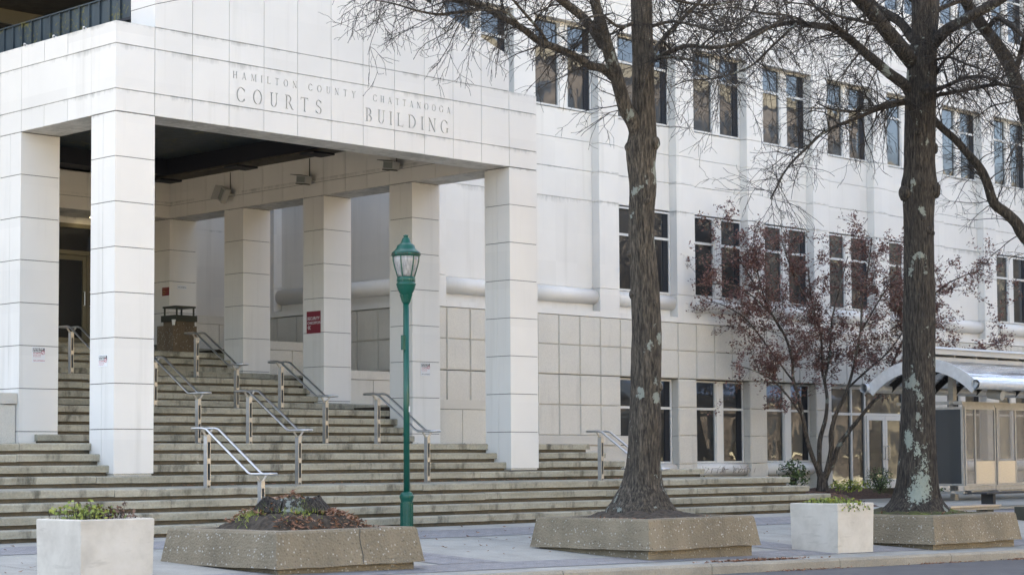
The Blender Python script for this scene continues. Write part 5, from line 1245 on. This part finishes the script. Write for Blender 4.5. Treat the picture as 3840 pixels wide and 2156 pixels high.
RT_LIMBS=[
  [(24.38, 4.03, 0.39, 0.069), (24.21, 4.05, 0.8, 0.064), (24.03, 4.08, 1.13, 0.06), (23.84, 4.11, 1.63, 0.055), (23.7, 4.1, 2.1, 0.05), (23.51, 4.12, 2.7, 0.046), (23.34, 4.13, 3.1, 0.041), (23.24, 4.08, 3.59, 0.036), (23.05, 4.1, 4.09, 0.032), (22.83, 4.18, 4.46, 0.027), (22.55, 4.3, 4.92, 0.023), (22.32, 4.37, 5.53, 0.018), (22.13, 4.38, 6.2, 0.014)] ,
  [(24.38, 4.02, 0.49, 0.069), (24.38, 4.1, 0.9, 0.064), (24.43, 4.11, 1.52, 0.058), (24.58, 4.03, 2.1, 0.053), (24.65, 4.02, 2.61, 0.047), (24.65, 4.1, 3.09, 0.042), (24.67, 4.17, 3.29, 0.036), (24.67, 4.2, 4.27, 0.031), (24.6, 4.34, 4.83, 0.025), (24.57, 4.44, 5.38, 0.02), (24.56, 4.5, 6.09, 0.014)] ,
  [(24.4, 4.0, 0.42, 0.076), (24.39, 3.88, 0.76, 0.07), (24.39, 3.73, 1.27, 0.065), (24.31, 3.67, 1.73, 0.059), (24.32, 3.53, 2.16, 0.053), (24.37, 3.34, 2.52, 0.047), (24.39, 3.18, 2.87, 0.042), (24.41, 3.02, 3.36, 0.036), (24.44, 2.81, 4.24, 0.03), (24.39, 2.69, 5.06, 0.025), (24.42, 2.48, 6.07, 0.019), (24.38, 2.36, 6.67, 0.014)] ,
  [(24.41, 3.99, 0.39, 0.076), (24.52, 3.93, 0.7, 0.071), (24.63, 3.87, 0.9, 0.066), (24.76, 3.78, 1.34, 0.061), (24.97, 3.6, 1.73, 0.056), (25.22, 3.38, 2.13, 0.05), (25.48, 3.16, 2.53, 0.045), (25.64, 3.05, 2.71, 0.04), (25.86, 2.85, 3.4, 0.035), (26.16, 2.54, 4.3, 0.03), (26.56, 2.13, 5.14, 0.024), (26.98, 1.74, 5.63, 0.019), (27.6, 1.16, 5.97, 0.014)] ,
  [(24.57, 4.04, 3.06, 0.038), (24.76, 4.0, 3.76, 0.031), (24.89, 4.0, 4.67, 0.024), (25.13, 3.9, 5.52, 0.018), (25.37, 3.8, 6.37, 0.011)] ,
  [(23.73, 4.12, 2.1, 0.027), (23.15, 4.12, 2.61, 0.023), (22.5, 4.21, 3.08, 0.019), (21.76, 4.4, 3.34, 0.014), (21.18, 4.45, 3.39, 0.01)] ,
  [(25.52, 2.97, 2.71, 0.028), (26.22, 2.44, 3.11, 0.023), (26.82, 2.02, 3.39, 0.019), (27.53, 1.49, 3.74, 0.015), (28.34, 0.85, 4.17, 0.011)] ,
  [(23.43, 4.19, 3.03, 0.027), (22.82, 4.36, 3.71, 0.023), (22.09, 4.63, 4.58, 0.019), (21.38, 4.92, 4.97, 0.014), (20.79, 5.13, 5.02, 0.01)] ,
  [(23.0, 4.23, 4.32, 0.027), (22.66, 4.64, 5.29, 0.023), (22.43, 4.96, 5.99, 0.019), (22.24, 5.23, 6.68, 0.015), (22.11, 5.47, 7.11, 0.01)] ,
  [(24.76, 3.44, 2.87, 0.031), (25.25, 3.19, 3.32, 0.026), (25.79, 2.88, 3.81, 0.021), (26.37, 2.51, 4.59, 0.016), (27.03, 2.12, 4.81, 0.011)] ,
  [(22.71, 4.22, 4.65, 0.024), (22.07, 4.44, 5.18, 0.019), (21.47, 4.64, 5.43, 0.015), (20.83, 4.9, 5.44, 0.01)] ,
  [(24.51, 4.24, 4.74, 0.024), (24.0, 4.44, 5.63, 0.02), (23.64, 4.51, 6.31, 0.015), (23.39, 4.48, 6.78, 0.01)] ,
  [(24.53, 2.83, 4.32, 0.024), (24.92, 2.51, 5.14, 0.019), (25.27, 2.24, 5.83, 0.015), (25.38, 2.22, 6.46, 0.01)] ,
]

T1_LIMBS += [[(4.09 + x, -7.55 + y, 8.2 + .6 * i + z, r) for x, y, z, r in l_] for i, l_ in enumerate([[(math.cos(a) * 3.6 * t, math.sin(a) * 3.6 * t, 2.6 * t, .06 * (1 - .85 * t)) for t in (0, .25, .5, .75, 1)] for a in (.3, 1.9, 3.5, 5.1, 1.1)])]
T2_LIMBS += [[(10.9 + x, -7.75 + y, 8.9 + .6 * i + z, r) for x, y, z, r in l_] for i, l_ in enumerate([[(math.cos(a) * 3.8 * t, math.sin(a) * 3.8 * t, 2.8 * t, .07 * (1 - .85 * t)) for t in (0, .25, .5, .75, 1)] for a in (.9, 2.5, 4.1, 5.7, 1.7)])]
oak("bare_oak", "tall bare oak standing in the middle planter, forking below the windows", T1_TRUNK, T1_LIMBS, 'bark1', 11, 5.2, 1.15,
    [(5.72, .95, .09), (5.66, -.95, .06), (4.85, .3, .05), (4.1, -.98, .05), (3.5, -.95, .06), (3.35, .6, .04), (2.15, .95, .06)])
oak("bare_oak", "thick dark bare oak with pale lichen on its foot, right planter", T2_TRUNK, T2_LIMBS, 'bark2', 23, 5.6, 1.25,
    [(5.55, -.97, .12), (5.6, .97, .12), (5.1, .1, .05), (4.9, .5, .06), (4.86, .85, .04), (3.35, .85, .05), (7.25, .2, .09), (6.55, -.35, .06), (6.3, .98, .09)])
oak("bare_oak", "dark limbs of a bare oak reaching in from the right edge", T3_TRUNK, T3_LIMBS, 'bark2', 5, 4.2, 1.1)

# small multi-stem tree with dry red-brown leaves
rg = np.random.default_rng(3)
rt_ = empty("red_leaf_tree", (24.2, 4.0, .25), "small multi-stem tree holding dry red-brown leaves in front of the facade", "tree")
for s_i, l_ in enumerate([RT_TRUNK] + RT_LIMBS):
    p = bend_limb(l_, 4); MB().tube([tuple(q[:3]) for q in p], [max(.006, q[3]) for q in p], 8, True, .2).build("stem", M['barkred'], rt_, True)
tw_ = MB(); lv_ = MB()
for l_ in RT_LIMBS:
    p = bend_limb(l_, 4); lo = .45 if l_[0][3] > .04 else .12
    tips = twigs(tw_, p, rg, 8.0, 1.05, -.005, lo, .010, (3, 7), fine=.003)
    for tp in tips:
        for q in tp[1:]:
            if rg.random() < .64:
                for _ in range(int(rg.integers(1, 3))):
                    c = Vector(q) + Vector(rg.normal(0, .045, 3)); c.z += .02
                    nrm = Vector((rg.normal(0, .6), rg.normal(0, .6), .7)).normalized(); a = nrm.orthogonal().normalized(); b_ = nrm.cross(a); t = rg.uniform(0, 6.28); a, b_ = a * math.cos(t) + b_ * math.sin(t), b_ * math.cos(t) - a * math.sin(t)
                    s = rg.uniform(.022, .052); k = len(lv_.v)
                    lv_.v += [tuple(c - a * s + nrm * s * .4), tuple(c - b_ * s * .55), tuple(c + a * s + nrm * s * .3), tuple(c + b_ * s * .55)]; lv_.f.append((k, k + 1, k + 2, k + 3))
tw_.build("twigs", M['barkred'], rt_); lv_.build("leaves", M['redleaf'], rt_)

# ------------------------------------------------------------------ across the street (mirrored in the windows, bouncing sunlight)
def block(label, x0, x1, y0, h, mk, nf, nbay):
    b_ = empty("street_building", ((x0 + x1) / 2, y0 - 8, -.4), label, "building")
    MB().box(x0, y0 - 16, -.5, x1, y0, h).build("wall", M[mk], b_); MB().box(x0 - .3, y0 - 16, h, x1 + .3, y0 + .35, h + .8).build("cornice", M['tan'], b_)
    sx = (x1 - x0) / nbay; sz = (h - 1) / nf; w = MB(); s_ = MB()
    for i in range(nbay):
        for j in range(nf):
            a = x0 + sx * (i + .28); z = .6 + sz * (j + .18); w.box(a, y0 - .05, z, a + sx * .44, y0 + .03, z + sz * .6); s_.box(a - .1, y0 + .001, z - .2, a + sx * .44 + .1, y0 + .14, z - .01)
    w.build("window", M['glass_in'], b_); s_.build("sill", M['lime'], b_)
block("long orange brick building across the street, mirrored in the courthouse windows", 44, 110, -50, 27, 'brick', 7, 34)
block("buff stone building across the street, mirrored in the lower courthouse windows", -4, 40, -54, 11, 'lime', 3, 12)
block("tall buff stone building further along the opposite side of the street", 112, 165, -52, 24, 'tan', 7, 26)

gr_ = np.random.default_rng(77)
def crown_limbs(n, z0, z1, l0, l1, base=(0, 0), r=.07):
    out = []
    for i in range(n):
        a = 2.4 * i + gr_.uniform(-.4, .4); z = z0 + (z1 - z0) * i / n; L = gr_.uniform(l0, l1) * (1 - .45 * i / n); pts = []
        for q in range(7):
            t = q / 6; pts.append((base[0] + math.cos(a) * L * t + gr_.normal(0, .08), base[1] + math.sin(a) * L * t + gr_.normal(0, .08), z + L * (.75 * t - .15 * t * t) + gr_.normal(0, .08), r * (1 - .85 * t)))
        out.append(pts)
    return out
far = oak("bare_oak", "bare oak further along the kerb, seen only as a reflection in the windows", [(0, 0, 0, .40), (0, 0, .5, .30), (0, 0, 1.5, .26), (0, .05, 4, .23), (.05, .05, 7, .18), (.1, 0, 10, .11), (.1, 0, 13, .04)], crown_limbs(26, 2.6, 11.5, 4.0, 6.2), 'bark2', 31, 3.0, 1.5)
far["group"] = "oaks further along the kerb"
for i, (x, y) in enumerate(((24, -8.5), (31, -8.5), (39, -8.6), (47, -8.6), (57, -8.6))):
    c = far if i == 0 else copy_tree(far); c.location = (x, y, -.1); c.rotation_euler.z = 2.1 + 1.3 * i
for i, (x, y) in enumerate(((40, -38), (48, -40), (56, -38), (64, -37), (71, -39), (78, -37), (85, -39), (92, -37), (99, -39), (106, -37), (114, -39), (122, -38), (130, -38), (138, -39), (28, -41))):
    c = copy_tree(far); c.location = (x, y, -.5); c.rotation_euler.z = 1.1 * i; c.scale = (1.6, 1.6, 1.75)
    c["label"] = "bare street tree across the road, seen only as a reflection in the windows"; c["group"] = "trees across the street"
